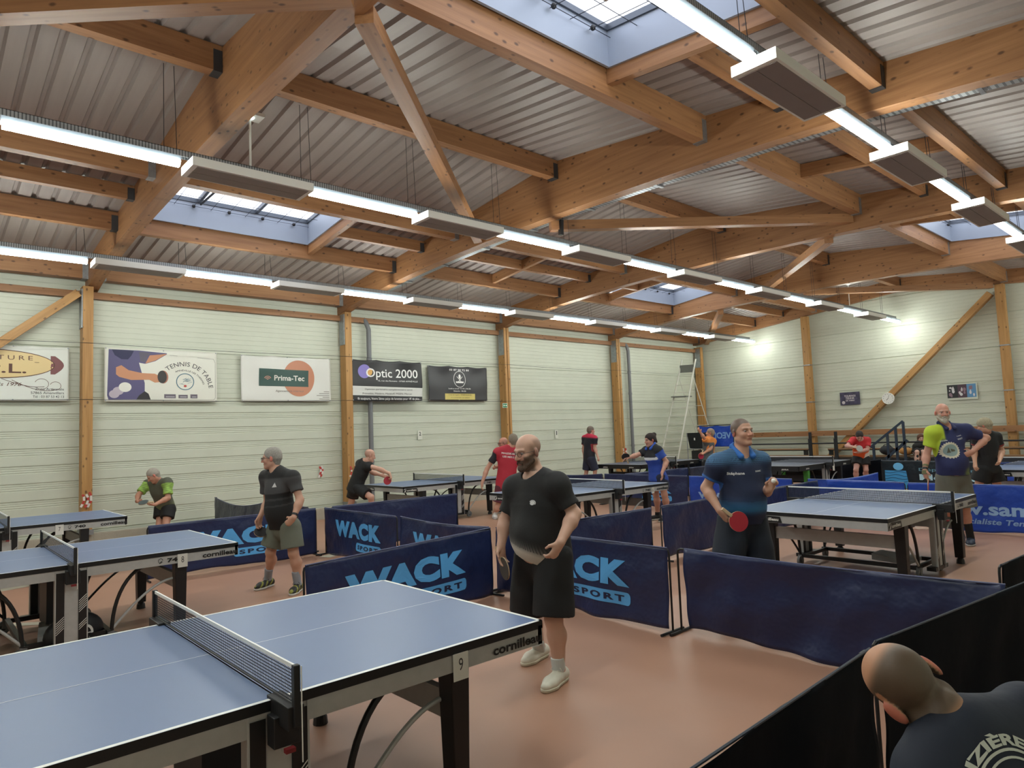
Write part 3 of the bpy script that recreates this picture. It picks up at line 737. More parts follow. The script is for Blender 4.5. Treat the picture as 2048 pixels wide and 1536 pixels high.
for k in range(12): a = 2*PI*k/12; stroke(mb, [(.12*math.cos(a), .12*math.sin(a)), (.14*math.cos(a), .14*math.sin(a))], .01, .0315)
mb.build('hour_marks', M_BLACK, r)
mb = MB(); stroke(mb, [(0, 0), (-.055, -.05)], .012, .034); mb.build('hand', M_BLACK, r); mb = MB(); stroke(mb, [(0, 0), (.03, .1)], .008, .035); mb.build('hand', M_BLACK, r)
# red-white tape knots on posts
M_TAPE = mat('tape_white', 'dcd4d0', .5); M_TAPER = mat('tape_red', 'b83a34', .5)
for (x, y, z), lab in (((7.45, 13.84, 1.02), 'loose red and white tape tied round the second wall post'), ((2.38, 13.84, .86), 'red and white tape knotted at the foot of the leftmost wall post'), ((6.9, 14.17, 1.05), 'red and white tape end hanging against the wall'), ((17.08, 13.84, 1.0), 'red and white tape round the split wall post')):
    r = empty('barrier_tape', (x, y, z), label=lab, cat='tape'); rn = random.Random(int(x*10)); A = MB(); B = MB()
    for k in range(3):
        px0 = rn.uniform(-.06, .16 if x > 7 else .06); pts = [(px0+.03*math.sin(j), -.01*k, .1-j*.06+rn.uniform(-.02, .02)) for j in range(5)]
        for j in range(4): (A if (j+k) % 2 else B).bar(pts[j], pts[j+1], .035, .003, up=(0, 1, 0))
    A.build('white_tape', M_TAPE, r); B.build('red_tape', M_TAPER, r)

# ------------------------------------------------------------------ tables
def net_material():
    m = bpy.data.materials.new('net_mesh'); m.use_nodes = True; nt = m.node_tree; N = nt.nodes; L = nt.links
    b = N['Principled BSDF']; b.inputs['Base Color'].default_value = lin('2c3038'); b.inputs['Roughness'].default_value = .8
    out = N['Material Output']; tp = N.new('ShaderNodeBsdfTransparent'); mx = N.new('ShaderNodeMixShader')
    tc = N.new('ShaderNodeTexCoord'); sp = N.new('ShaderNodeSeparateXYZ'); L.new(tc.outputs['Object'], sp.inputs[0])
    g = []
    for i in (1, 2):
        f = N.new('ShaderNodeMath'); f.operation = 'PINGPONG'; f.inputs[1].default_value = .006; L.new(sp.outputs[i], f.inputs[0])
        c = N.new('ShaderNodeMath'); c.operation = 'LESS_THAN'; c.inputs[1].default_value = .0021; L.new(f.outputs[0], c.inputs[0]); g.append(c)
    mm = N.new('ShaderNodeMath'); mm.operation = 'MAXIMUM'; L.new(g[0].outputs[0], mm.inputs[0]); L.new(g[1].outputs[0], mm.inputs[1])
    L.new(mm.outputs[0], mx.inputs[0]); L.new(tp.outputs[0], mx.inputs[1]); L.new(b.outputs[0], mx.inputs[2]); L.new(mx.outputs[0], out.inputs[0])
    return m
M_NET = net_material()
TL, TW, TZ = 1.37, .7625, .76
def make_table(style, label, loc, num=True, rz=0, words=True):
    blue = style == 'blue'
    m_top = mat('table_blue', '667ba2', .38, noise=.03, nscale=1.5, spec=.6) if blue else mat('table_grey', '4e566e', .38, spec=.5)
    m_line = mat('line_white', 'eef0ee', .4); m_apr = M_ALU if blue else M_BLACK
    m_leg = M_BLACK; m_green = mat('lime_enamel', '3f8a34', .45)
    r = empty('table_tennis_table', loc, rz, label, 'table tennis table', None)
    for s in (-1, 1):
        x0, x1 = (.004, TL) if s > 0 else (-TL, -.004)
        mb = MB(); mb.box(x0, x1, -TW, TW, TZ-.022, TZ-.0005, 1); 
        mb.quad([(x0, -TW, TZ), (x1, -TW, TZ), (x1, TW, TZ), (x0, TW, TZ)], 0)
        z = TZ+.0012
        e = TL*s; i_ = e-s*.02
        a, b = min(e, i_), max(e, i_)
        mb.quad([(a, -TW, z), (b, -TW, z), (b, TW, z), (a, TW, z)], 2)
        for yy in (-TW, TW-.02): mb.quad([(x0, yy, z), (x1, yy, z), (x1, yy+.02, z), (x0, yy+.02, z)], 2)
        mb.quad([(x0, -.002, z), (x1, -.002, z), (x1, .002, z), (x0, .002, z)], 2)
        mb.build('tabletop', [m_top, M_BLACK, m_line], r)
        # apron
        mb = MB(); az0, az1 = TZ-.115, TZ-.038
        mb.box(x0, x1, -TW+.0, -TW+.03, az1, TZ-.022, 1); mb.box(x0, x1, TW-.03, TW, az1, TZ-.022, 1)
        ex = (TL-.03, TL) if s > 0 else (-TL, -TL+.03)
        mb.box(ex[0], ex[1], -TW, TW, az1, TZ-.022, 1)
        mb.box(x0, x1, -TW+.004, -TW+.03, az0, az1, 0); mb.box(x0, x1, TW-.03, TW-.004, az0, az1, 0)
        ex = (TL-.03, TL-.004) if s > 0 else (-TL+.004, -TL+.03)
        mb.box(ex[0], ex[1], -TW+.004, TW-.004, az0, az1, 0)
        mb.box(x0+.3*(s < 0), x1-.3*(s > 0), -.03, .03, TZ-.07, TZ-.022, 1)
        mb.build('apron', [m_apr, M_BLACK], r)
        # legs
        lx = s*(TL-.51)
        for sy in (-1, 1):
            mb = MB(); y = sy*(TW-.075)
            mb.hexa([(lx-.04, y-.045, .07), (lx+.04, y-.045, .07), (lx+.04, y+.045, .07), (lx-.04, y+.045, .07), (lx-.052, y-.055, TZ-.1), (lx+.052, y-.055, TZ-.1), (lx+.052, y+.055, TZ-.1), (lx-.052, y+.055, TZ-.1)])
            leg = mb.build('leg', m_leg if blue else (m_green if sy*s > 0 else M_BLACK), r, bevel=.006)
            mb = MB(); mb.tube([(lx, y, 0.0), (lx, y, .045), (lx, y, .075)], [.045, .04, .02], 12); mb.build('foot_pad', M_BLKP, leg)
        mb = MB(); mb.box(lx-.02, lx+.02, -TW+.12, TW-.12, .40, .53); mb.build('cross_beam', M_ALU if blue else M_BLACK, r)
        # curved struts
        for sy in (-1, 1):
            y = sy*(TW-.12)
            mb = MB(); n = 12
            pts = [(s*(.30+.62*(k/n)), y, .13+.36*math.sin(PI/2*k/n)) for k in range(n+1)]
            pts = [(s*(.30+(TL-.53-.30)*(k/n)), y, .12+.38*math.sin(PI/2*k/n)) for k in range(n+1)]
            mb.tube(pts, .012, 8); mb.build('strut', M_ALU if sy < 0 else M_BLACK, r, smooth=True)
            mb = MB(); pts = [(s*(.32+.30*(1-math.cos(PI/2*k/n))), y, .12+.53*math.sin(PI/2*k/n)) for k in range(n+1)]
            mb.tube(pts, .016, 8); mb.build('strut', M_BLACK, r, smooth=True)
            mb = MB(); wx = s*.33
            mb.disc((wx, y, .06), (0, 1, 0), .06, .028, 18); wh = mb.build('wheel', M_RUBBER, r, smooth=True)
            mb = MB(); mb.disc((wx, y, .06), (0, 1, 0), .025, .034, 12); mb.build('hub', M_BLKP, wh)
            mb = MB(); mb.bar((wx-s*.02, y, .13), (wx-s*.01, y, .05), .045, .05, up=(1, 0, 0)); mb.build('caster_fork', M_RUBBER, r)
    # central carriage
    for sy in (-1, 1):
        y = sy*(TW-.03)
        mb = MB(); mb.box(-.05, .05, y-.022, y+.022, .1, TZ-.1, 0)
        for s in (-1, 1):
            xa, xb = (.05, .11) if s > 0 else (-.11, -.05)
            mb.box(xa, xb, y-.03, y+.03, .1, TZ-.06, 1)
            e = .11 if s > 0 else -.118
            mb.box(e, e+.008, y-.032, y+.032, .08, TZ-.04, 0)
        mb.build('side_column', [M_ALU, M_BLACK], r)
        mb = MB(); yy = y-sy*-.0335
        for s in (-1, 1):
            for k in range(9 if s > 0 else 6):
                z0 = (.50 if s > 0 else .34)-k*.018-(.09 if k > 5 else 0)
                xa, xb = (.053, .108) if s > 0 else (-.108, -.053)
                mb.quad([(xa, yy, z0-.05), (xb, yy, z0), (xb, yy, z0+.006), (xa, yy, z0-.044)])
        mb.build('slash_stripes', M_WHITE, r)
        mb = MB(); mb.box(-.19, .19, y-.03-(.03 if sy > 0 else 0), y+.03+(.03 if sy < 0 else 0), .08, .12); mb.build('base_bar', M_BLACK, r)
    for s in (-1, 1):
        mb = MB(); mb.box(s*.30-.02, s*.30+.02, -TW+.1, TW-.1, .10, .14); mb.build('axle_beam', M_BLACK, r)
    for ya in (-TW+.14, TW-.17): mb = MB(); mb.box(-.3, .3, ya, ya+.03, .1, .14); mb.build('carriage_bar', M_BLACK, r)
    if loc[0] < 2: mb = MB(); mb.box(-.10, .10, -.2, .2, .16, .62); mb.build('ball_storage', mat('dark_panel', '34343a', .5), r)
    mb = MB(); mb.hexa([(-.2, -.5, .12), (.2, -.5, .12), (.14, -.1, .13), (-.14, -.1, .13), (-.2, -.5, .16), (.2, -.5, .16), (.14, -.1, .2), (-.14, -.1, .2)]); mb.build('carriage_plate', M_ALU, r)
    # net
    N_ = TW+.1525
    mb = MB(); mb.quad([(0, -N_+.01, TZ+.012), (0, N_-.01, TZ+.012), (0, N_-.01, TZ+.142), (0, -N_+.01, TZ+.142)]); mb.build('net', M_NET, r)
    mb = MB(); mb.box(-.004, .004, -N_+.01, N_-.01, TZ+.138, TZ+.1525); mb.build('net_tape', m_line, r)
    mb = MB(); mb.tube([(0, -N_, TZ+.012), (0, N_, TZ+.012)], .004, 6); mb.build('net_cord', M_BLACK, r)
    for sy in (-1, 1):
        mb = MB(); y = sy*N_
        mb.box(-.012, .012, y-.012, y+.012, TZ-.06, TZ+.155)
        y0, y1 = (y, sy*(TW-.04)) if sy < 0 else (sy*(TW-.04), y)
        mb.box(-.03, .03, min(y0, y1), max(y0, y1), TZ-.07, TZ+.012)
        mb.box(-.05, .05, sy*(TW+.01) if sy > 0 else -TW-.075, sy*(TW+.075) if sy > 0 else -TW-.01, TZ-.15, TZ-.04)
        p = mb.build('net_post', M_BLKP, r, bevel=.003)
        mb = MB(); mb.box(-.018, .018, y-.012+sy*-.06, y+.012+sy*-.06, TZ-.165, TZ-.15); mb.build('red_catch', mat('catch_red', '7c2228', .5), p)
        if sy < 0:
            mb = MB(); mb.tube([(.014, y-.014, TZ+.15), (.014, y-.014, TZ+.05), (.014, y-.016, TZ-.18)], .0025, 5); mb.build('cord_end', M_WHITE, p)
    # lettering on the apron
    if words:
        mb = MB()
        fs = frameM((0, -TW+.003, TZ-.077), (1, 0, 0), (0, 0, 1)); fe = frameM((-TL+.003, 0, TZ-.077), (0, -1, 0), (0, 0, 1))
        if blue:
            add_text(mb, 'cornilleau', TL-.17, 0, .315, .045, z=.003, bold=.03, spacing=1.02)
            if num: add_text(mb, '740', TL-.57, 0, .13, .038, z=.003, bold=.04)
            if num: stroke(mb, ellipse_pts(TL-.69, .004, .018, .02, 12), .004, .003); stroke(mb, [(TL-.70, -.02), (TL-.68, .0)], .006, .003)
            o = mb.build('lettering', mat('letter_black', '191a1c', .5), r, M=None); o.matrix_basis = fs
            for base, fl in ((fs, -1), (fe, 1)):
                mb = MB(); 
                cx = -TL+.18 if fl < 0 else -TW+.30
                poly(mb, [(cx-.14, -.035), (cx+.17, -.035), (cx+.15, .03), (cx-.1, .036), (cx-.16, .0)], .0025); o = mb.build('badge', M_BLACK, r); o.matrix_basis = base
                mb = MB(); add_text(mb, 'cornilleau', cx+.02, 0, .22, .032, z=.004, bold=.03); poly(mb, [(cx-.15, -.025), (cx-.12, -.025), (cx-.10, .028), (cx-.13, .0)], .004); o = mb.build('badge_lettering', M_WHITE, r); o.matrix_basis = base
        else:
            for base, xs in ((fs, (-.95, .25, 1.0)), (fe, (-.45, .45))):
                mb = MB()
                for x in xs: add_text(mb, 'JOOLA', x, 0, .16, .038, z=.003, bold=.03)
                o = mb.build('lettering', M_WHITE, r); o.matrix_basis = base
    return r
def sheet_on_table(T, x, num, lab, w=.085, h=.12):
    M = T.matrix_basis @ frameM((x, -TW-.004, TZ-.095), (1, 0, 0), (0, 0, 1))
    r = empty('number_sheet', (0, 0, 0), label=lab, cat='sign'); r.matrix_world = M
    mb = MB(); mb.box(-w/2, w/2, -h/2, h/2, 0, .0015); mb.build('sheet', mat('paper', 'd8d9d4', .6), r)
    mb = MB(); add_text(mb, num, 0, .01, .022 if num != '9' else .024, .055, z=.0025); mb.build('numeral', mat('pen', '3a3a3e', .6), r)
T9 = make_table('blue', 'blue competition table in the foreground, a handwritten number sheet hanging on its apron', (1.06, 3.31, 0), num=False)
T8 = make_table('blue', 'blue table second back on the left, a racket bag under it', (1.068, 7.54, 0))
T7 = make_table('blue', 'blue table at the far left against the banner wall', (1.007, 11.645, 0))
T6 = make_table('blue', 'blue table in the middle, between the woman in blue and the bearded player in black', (8.5, 7.83, 0), rz=math.radians(-1.0))
T5 = make_table('blue', 'blue table by the banner wall, where the man in the black vest plays', (8.6, 12.1, 0))
T4 = make_table('blue', 'blue table on the right, beside the man in the navy polo', (8.351, 3.257, 0), rz=math.radians(-.79))
TG = make_table('dark', 'dark table with green legs in front of the man bowing in red and orange', (15.85, 7.7, 0))
TB = make_table('dark', 'dark table at the back by the split wall post', (15.85, 11.95, 0))
TF = make_table('blue', 'blue table at the right edge behind the man in black', (15.5, 2.75, 0))
bpy.context.view_layer.update()
for T, u, v, n, lab, sc in ((T9, 920, 1315, '9', 'paper with a handwritten number taped to the foreground table', 1), (T8, 365, 1104, '8', 'paper with a handwritten number taped to the second table on the left', 1), (T7, 119, 1058, '7', 'paper taped to the far left table', 1.1), (T6, 1304, 966, '6', 'small paper taped to the middle table', .8)):
    x = onY(u, v, T.location.y-TW).x-T.location.x
    sheet_on_table(T, x, n, lab, .085*sc, .12*sc)
r = empty('number_sheet', (0, 0, 0), label='tiny white paper on the corner of the green legged table', cat='sign'); r.matrix_world = T_M = TG.matrix_basis @ frameM((.35, -TW-.01, TZ-.12), (1, 0, 0), (0, 0, 1))
mb = MB(); mb.box(-.05, .05, -.08, .08, 0, .002); mb.build('sheet', mat('paper'), r)

# ------------------------------------------------------------------ playing area surrounds
M_NAVY = ('navy', '1e2950'); M_BLUE = ('royal', '1d46ae'); M_BLK = ('blackcloth', '0c1018'); M_DKN = ('dullnavy', '2b3044')
M_LB = mat('print_lightblue', '58a6e4', .45)
def surround(p0, p1, col, lab, text=None, h=.70, sag=.0, seed=1, wr=.017, low=.03, feet=True, top=None, gap=0.0, group=None):
    p0 = Vector((*p0, 0)); p1 = Vector((*p1, 0)); w = (p1-p0).length
    r = empty('court_surround', (0, 0, 0), label=lab, cat='court barrier', group=group)
    r.matrix_world = frameM(p0, p1-p0, (0, 0, 1))
    rnd = random.Random(seed); ph = [rnd.uniform(0, 6.28) for _ in range(10)]
    def disp(x, y):
        t = x; s = (h-y)/h
        d = wr*(1.2*math.sin(2.9*t+ph[0]+1.2*s)*s+.55*math.sin(7.5*t+ph[1]-2.6*s+math.sin(3*t+ph[5]))*s+.3*math.sin(15*t+ph[2]+5*s)*(.3+s)+.28*math.sin(11*s+3*t+ph[3]))
        d += wr*.5*abs(math.sin(4.1*t+2.0*s+ph[6]))**3
        return d
    def topz(x): return h-sag*math.sin(PI*min(1, max(0, x/w)))
    def warp(x, y):
        return y*(topz(x)/h) if sag else y
    mb = MB(); nx, ny = int(w*26), 22
    x0, x1 = .02+gap, w-.02
    for j in range(ny+1):
        for i in range(nx+1):
            x = x0+(x1-x0)*i/nx; t = j/ny
            lo = low+.018*math.sin(3*x+ph[4])+.006*math.sin(9*x+ph[3])
            y = lo+(topz(x)-lo)*t
            mb.v.append((x, y, disp(x, y)))
    for j in range(ny):
        for i in range(nx): k = j*(nx+1)+i; mb.f.append((k, k+1, k+nx+2, k+nx+1)); mb.mi.append(0)
    cm = mat('cloth_'+col[0], col[1], (.38 if col[0] != 'blackcloth' else .85), spec=.5 if col[0] != 'blackcloth' else .12, bump=.55 if col[0] != 'blackcloth' else .15, bscale=4.5, bdist=.05)
    o = mb.build('cloth', cm, r, smooth='all')
    md = o.modifiers.new('t', 'SOLIDIFY'); md.thickness = .0015; md.offset = -1
    mb = MB(); mb.tube([(x0+(x1-x0)*k/24, topz(x0+(x1-x0)*k/24), 0) for k in range(25)], .006, 6)
    mb.build('hem', mat('hem_'+col[0], top or '565d7e', .5), r, smooth=True)
    for e, s in ((0, 1), (w, -1)):
        mb = MB(); zt = h-.01
        pts = [(e+s*.012, .02, -.012), (e+s*.012, zt-.04, -.012), (e+s*.02, zt-.012, -.012), (e+s*.045, zt, -.012), (e+s*(.10+gap), zt, -.012)]
        mb.tube(pts, .009, 8); mb.build('post', M_BLACK, r, smooth=True)
        if feet:
            mb = MB(); mb.tube([(e+s*.012, .014, -.16), (e+s*.012, .014, .15)], .012, 8); mb.build('foot', M_BLACK, r)
    if text == 'wack':
        mb = MB(); add_text(mb, 'WACK', w*.49, h*.615, w*.64, h*.335, z=.0, bold=.07, sub=1, spacing=1.12)
        mb.v = [(x, warp(x, y), disp(x, y)+.0045) for x, y, z in mb.v]; mb.build('lettering', M_LB, r)
        mb = MB(); poly(mb, rrect(w*.64, h*.30, w*.345, h*.16, h*.06), 0, 0); subdiv_quads(mb, .05)
        mb.v = [(x, warp(x, y), disp(x, y)+.0045) for x, y, z in mb.v]; mb.build('sport_pill', M_LB, r)
        mb = MB(); add_text(mb, 'SPORT', w*.64, h*.30, w*.28, h*.085, z=0, bold=.04, sub=1, spacing=1.35)
        mb.v = [(x, warp(x, y), disp(x, y)+.0065) for x, y, z in mb.v]; mb.build('sport_lettering', mat('print_navy', '1b2347', .5), r)
    elif text:
        for nm, body, fx, fy, fw, fh, c, kw in text:
            mb = MB(); add_text(mb, body, w*fx, h*fy, w*fw, h*fh, z=0, sub=1, **kw)
            mb.v = [(x, warp(x, y), disp(x, y)+.005) for x, y, z in mb.v]; mb.build(nm, mat('print_b'+c, c, .5), r)
    return r, w, h, disp
yL = 9.72
surround((2.42, 5.30), (4.73, 5.69), M_NAVY, 'navy court barrier with light blue lettering directly behind the foreground table', 'wack', seed=3, h=.71)
surround((4.80, 5.72), (4.80, 3.46), M_NAVY, 'navy lettered court barrier right of the bearded player in black', 'wack', seed=8)
surround((4.86, 3.44), (4.90, 1.12), M_NAVY, 'plain navy court barrier in front of the man in the navy polo', None, seed=13, wr=.036, sag=.02, gap=.07)
surround((4.78, 9.70), (4.78, 7.66), M_NAVY, 'navy lettered court barrier right behind the man in grey shorts', 'wack', seed=17)
surround((4.80, 7.62), (4.80, 5.80), M_NAVY, 'navy lettered court barrier half hidden between the grey shorts man and the bearded player', 'wack', seed=21, sag=.03)
surround((2.35, 9.76), (4.68, 9.74), M_NAVY, 'navy lettered court barrier behind the man in grey shorts', 'wack', seed=25)
surround((4.90, 9.72), (7.26, 9.62), M_NAVY, 'plain navy court barrier in front of the player in the black vest', None, seed=29, wr=.014)
surround((4.98, 5.44), (7.12, 5.36), M_NAVY, 'plain navy court barrier directly behind the bearded player in black', None, seed=33)
surround((4.55, 13.9), (4.55, 11.5), M_DKN, 'dull grey blue court barrier with faded lettering by the banner wall', [('lettering', 'Wilson', .45, .45, .6, .35, '4d5160', {})], seed=37, sag=.10, wr=.014)
surround((4.62, 11.4), (4.66, 9.98), M_NAVY, 'navy court barrier seen behind the man in grey shorts', None, seed=38)
# right foreground, black cloth
surround((.85, 1.20), (3.22, 1.27), M_BLK, 'black court barrier at the bottom right, beside the bent man', None, seed=41, wr=.03, top='3a4250', h=.7)
surround((3.30, 1.29), (5.45, 1.02), M_BLK, 'black court barrier behind the head of the bent man', None, seed=45, wr=.02, top='3a4250', h=.7)
surround((5.50, 1.30), (7.6, 1.16), M_BLK, 'black court barrier at the right edge', None, seed=47, wr=.02, top='3a4250')
# middle right
surround((7.3, 5.36), (9.6, 5.33), M_NAVY, 'navy court barrier behind the far left corner of the right table', None, seed=51)
surround((9.65, 5.33), (11.8, 5.33), M_NAVY, 'navy court barrier meeting the royal blue ones behind the right table', None, seed=55)
VT = [('lettering', 'www.sam-tt.fr', .53, .50, .86, .27, '8fb0dc', dict(bold=.03)), ('slogan', 'Votre Spécialiste Tennis de Table', .52, .22, .86, .15, '86a6d4', dict(bold=.02, shear=.2))]
surround((11.98, 5.28), (11.80, 3.95), M_BLUE, 'royal blue court barrier left half, behind the right table net', None, seed=59, top='7f92c8')
surround((11.76, 3.92), (11.80, 1.6), M_BLUE, 'royal blue court barrier with pale web address at the right edge', VT, seed=61, top='9aa6cc')
surround((12.06, 8.12), (11.95, 5.85), M_BLUE, 'royal blue lettered court barrier behind the man in the navy polo', VT, seed=63, top='6f86c4')
surround((12.06, 5.64), (13.88, 5.10), M_BLUE, 'royal blue court barrier rising to the right in front of the dark table', None, seed=65, sag=.06, top='7f92c8')
surround((12.1, 10.42), (12.1, 8.15), M_NAVY, 'navy lettered court barrier behind the woman in blue', 'wack', seed=67)
surround((12.05, 12.7), (12.1, 10.45), M_NAVY, 'sagging navy court barrier behind the middle table', None, seed=69, sag=.05)
surround((12.2, 9.9), (14.5, 9.75), M_NAVY, 'navy court barrier with bright rim behind the middle table', None, seed=71)
surround((14.5, 9.72), (17.2, 9.6), M_DKN, 'dark court barrier in front of the black table', None, seed=72)
# far line
surround((18.1, 13.4), (18.1, 11.6), M_BLK, 'black court barrier at the back under the black table', None, seed=73)
surround((17.6, 11.6), (17.6, 9.3), M_BLK, 'black court barrier with light blue letters in front of the man in orange', [('lettering', 'rale', .5, .62, .72, .36, '3f86b4', dict(bold=.04, spacing=1.3)), ('slogan', 'MOTE', .7, .2, .3, .07, '8a8f98', {})], seed=75, wr=.02)
surround((18.55, 9.2), (18.55, 6.7), M_BLK, 'sagging black court barrier behind the green legged table', None, seed=77, sag=.12, wr=.03)
r, w, h, dp = surround((18.0, 6.55), (17.5, 4.2), ('teal_black', '15222c'), 'court barrier with a light blue wave and a county name', [('small_lettering', 'Département', .66, .70, .55, .13, '6fa3bb', {}), ('lettering', 'Moselle', .66, .46, .55, .2, 'a9cfe0', dict(bold=.03))], seed=79, wr=.006, top='5a6470')
mb = MB(); poly(mb, [(.06, .04), (w-.06, .04), (w-.06, .15), (.06, .15)], 0, 0)
poly(mb, [(.1, .15), (.66, .15), (.62, .46), (.1, .46)], 0, 0)
poly(mb, ellipse_pts(.44, .56, .125, .09, 20), .001, 1)
for k in range(4): stroke(mb, [(.1+.54*t/8, .42-.075*k-.02*math.sin(t*.9+k)) for t in range(9)], .018, .002, 2)
flat(r, 'wave_print', mb, [mat('print_wave', '3f97d3', .5), mat('print_pale_wave', '6bb8ea', .5), mat('print_navywave', '2a5f8e', .5)], dp, .004, .08)
surround((17.45, 4.15), (17.2, 1.8), M_BLUE, 'royal blue court barrier far back beside the one with the wave', None, seed=81)

# ------------------------------------------------------------------ end wall benches, stairs, ladder, shelf, flag
r = empty('spectator_stand', (20.6, 9, 0), label='black steel spectator stand with handrail and timber benches along the end wall', cat='spectator stand')
def loc(mb, p): mb.v = [(x-p[0], y-p[1], z-p[2]) for x, y, z in mb.v]; return mb
p_ = (20.6, 9, 0)
M_STEEL = mat('dark_steel', '23272c', .5, .3)
mb = MB(); mb.box(20.55, 21.75, 1.5, 12.2, .55, .62); loc(mb, p_).build('platform', mat('stand_deck', '5c4636', .6), r)
mb = MB(); mb.box(20.50, 20.55, 1.5, 12.2, .02, .62); loc(mb, p_).build('front_panel', mat('stand_panel', '1d1f24', .6), r)
for y0, y1, x, z in ((9.8, 11.4, 21.1, .87), (6.9, 9.1, 21.1, .87), (1.8, 6.6, 21.1, .87), (1.5, 12.0, 20.75, .68)):
    mb = MB(); mb.box(x-.14, x+.14, y0, y1, z-.02, z+.015); b_ = loc(mb, p_).build('bench_seat', mat('bench_wood', '8a6a4c', .5), r)
    if z > .8:
        mb = MB(); mb.box(x-.12, x+.12, y0+.02, y0+.06, .62, z-.02); mb.box(x-.12, x+.12, y1-.06, y1-.02, .62, z-.02); mb.box(x-.12, x+.12, y0, y1, z-.045, z-.02); loc(mb, p_).build('bench_frame', M_STEEL, r)
mb = MB(); mb.tube([(20.5, 11.5, .6), (20.5, 11.5, 1.06), (20.5, 1.6, 1.06)], .022, 8); loc(mb, p_).build('handrail', M_STEEL, r)
for y in (11.42, 9.4, 8.64, 5.2, 3.4):
    mb = MB(); mb.box(20.47, 20.53, y-.035, y+.035, .0, 1.40 if y in (9.4, 8.64) else 1.1); mb.box(20.45, 20.47, y-.05, y+.05, .55, 1.2); loc(mb, p_).build('rail_post', M_STEEL, r)
r = empty('stair_rail', (20.2, 7, 0), label='dark blue steel stair handrail with balusters in front of the benches', cat='handrail')
mst = mat('blue_steel', '2c3a4c', .45, .3); p_ = (20.2, 7, 0)
mb = MB(); a = (20.2, 7.5, 1.0); b = (20.2, 6.72, 1.62); mb.bar((a[0], a[1]+.08, a[2]-.06), (b[0], b[1]-.02, b[2]+.02), .06, .05); loc(mb, p_).build('rail', mst, r)
mb = MB(); mb.bar((20.2, 7.2, .62), (20.2, 6.62, 1.12), .05, .07); loc(mb, p_).build('stringer', mst, r)
for y, z in ((7.5, 1.0), (7.12, 1.3), (6.9, 1.47), (6.70, 1.62)):
    mb = MB(); mb.bar((20.2, y, .02 if y > 7.3 else .3), (20.2, y, z), .06, .05); loc(mb, p_).build('baluster', mst, r)
mb = MB()
for k in range(4): mb.box(20.2, 20.48, 7.3-.22*k-.2, 7.3-.22*k, .12+.14*k, .15+.14*k)
loc(mb, p_).build('tread', M_STEEL, r)
# bags on the stand
def blob_bag(name, c, s, col, lab, seed=1):
    r = empty(name, c, label=lab, cat='bag'); mb = MB(); mb.ball((0, 0, s[2]), 1, 10, sc=s); rn = random.Random(seed)
    mb.v = [(x*(1+rn.uniform(-.05, .05)), y*(1+rn.uniform(-.05, .05)), max(0, z*(1+rn.uniform(-.06, .06)))) for x, y, z in mb.v]
    mb.build('body', mat('bag_'+col, col, .7), r, smooth='all')
    mb = MB(); mb.tube([(0, -s[1]*.6, s[2]*1.7), (0, -s[1]*.3, s[2]*2.25), (0, s[1]*.3, s[2]*2.25), (0, s[1]*.6, s[2]*1.7)], .012, 6); mb.build('handle', M_BLACK, r, smooth=True)
blob_bag('jacket_bundle', (20.76, 6.85, .698), (.12, .2, .1), 'b9854a', 'tan bundle lying on the stand left of the seated girl', 3)
blob_bag('sports_bag', (20.76, 7.35, .698), (.14, .2, .13), '20242c', 'dark sports bag on the stand behind the stair rail', 4)
blob_bag('backpack', (20.8, 6.45, .698), (.12, .12, .09), '262c40', 'small dark backpack between the tan bundle and the girl', 5)
# ladder
M_LAD = mat('ladder_alu', 'd2d2c8', .4)
r = empty('platform_ladder', (20.3, 13.0, 0), label='tall aluminium platform ladder standing in the corner', cat='ladder')
XL = 20.6
def LP(u, v, x=XL): return onX(u, v, x)
T0 = LP(1375, 722); 
mb = MB(); p_ = (20.3, 13.0, 0)
tl, tr_ = LP(1362, 722, 20.9), LP(1392, 720, 20.5)
bl, br = LP(1322, 925, 20.9), LP(1356, 925, 20.3)
def rails(mb, a, b, r=.028): mb.tube([a, b], r, 8)
fl = Vector((tl.x-.5, tl.y+.55, 0)); 
A0, A1 = LP(1322, 915, 19.3), LP(1364, 720, 20.2); B0, B1 = LP(1357, 915, 19.3), LP(1391, 718, 20.2)
A0 = A1+(A0-A1)*(A1.z/(A1.z-A0.z)) if A0.z > 0 else A0; B0 = B1+(B0-B1)*(B1.z/(B1.z-B0.z))
A0.z = .02; B0.z = .02
def clampw(q): q.x = min(q.x, 21.7); q.y = min(q.y, 13.75); return q
mb = MB(); rails(mb, A0, A1); loc(mb, p_).build('stile', M_LAD, r); mb = MB(); rails(mb, B0, B1); loc(mb, p_).build('stile', M_LAD, r)
for k in range(1, 13):
    t = k*.065; a = A0.lerp(A1, t); b = B0.lerp(B1, t); mb = MB(); mb.bar(a, b, .07, .02); loc(mb, p_).build('step', M_LAD, r)
C1 = B0.lerp(B1, .86); D1 = A0.lerp(A1, .86); C0 = LP(1416, 850, 20.9); C0 = C1+(C0-C1)*(C1.z/(C1.z-C0.z)); D0 = C0+(D1-C1)*1.0; C0.z = D0.z = .02; print('LADDER', [tuple(round(k, 2) for k in q) for q in (A0, A1, B0, B1, C0, D0)])
mb = MB(); rails(mb, C0, C1, .016); loc(mb, p_).build('stile', M_LAD, r); mb = MB(); rails(mb, D0, D1, .016); loc(mb, p_).build('stile', M_LAD, r)
for t in (.2, .4, .5, .6, .7): mb = MB(); mb.tube([C0.lerp(C1, t), D0.lerp(D1, t)], .012, 6); loc(mb, p_).build('brace', M_LAD, r)
q = A0.lerp(A1, .68); q2 = B0.lerp(B1, .68); mb = MB(); mb.bar(q, q2, .35, .04); loc(mb, p_).build('platform', mat('ladder_grey', '6a6c68', .5), r)
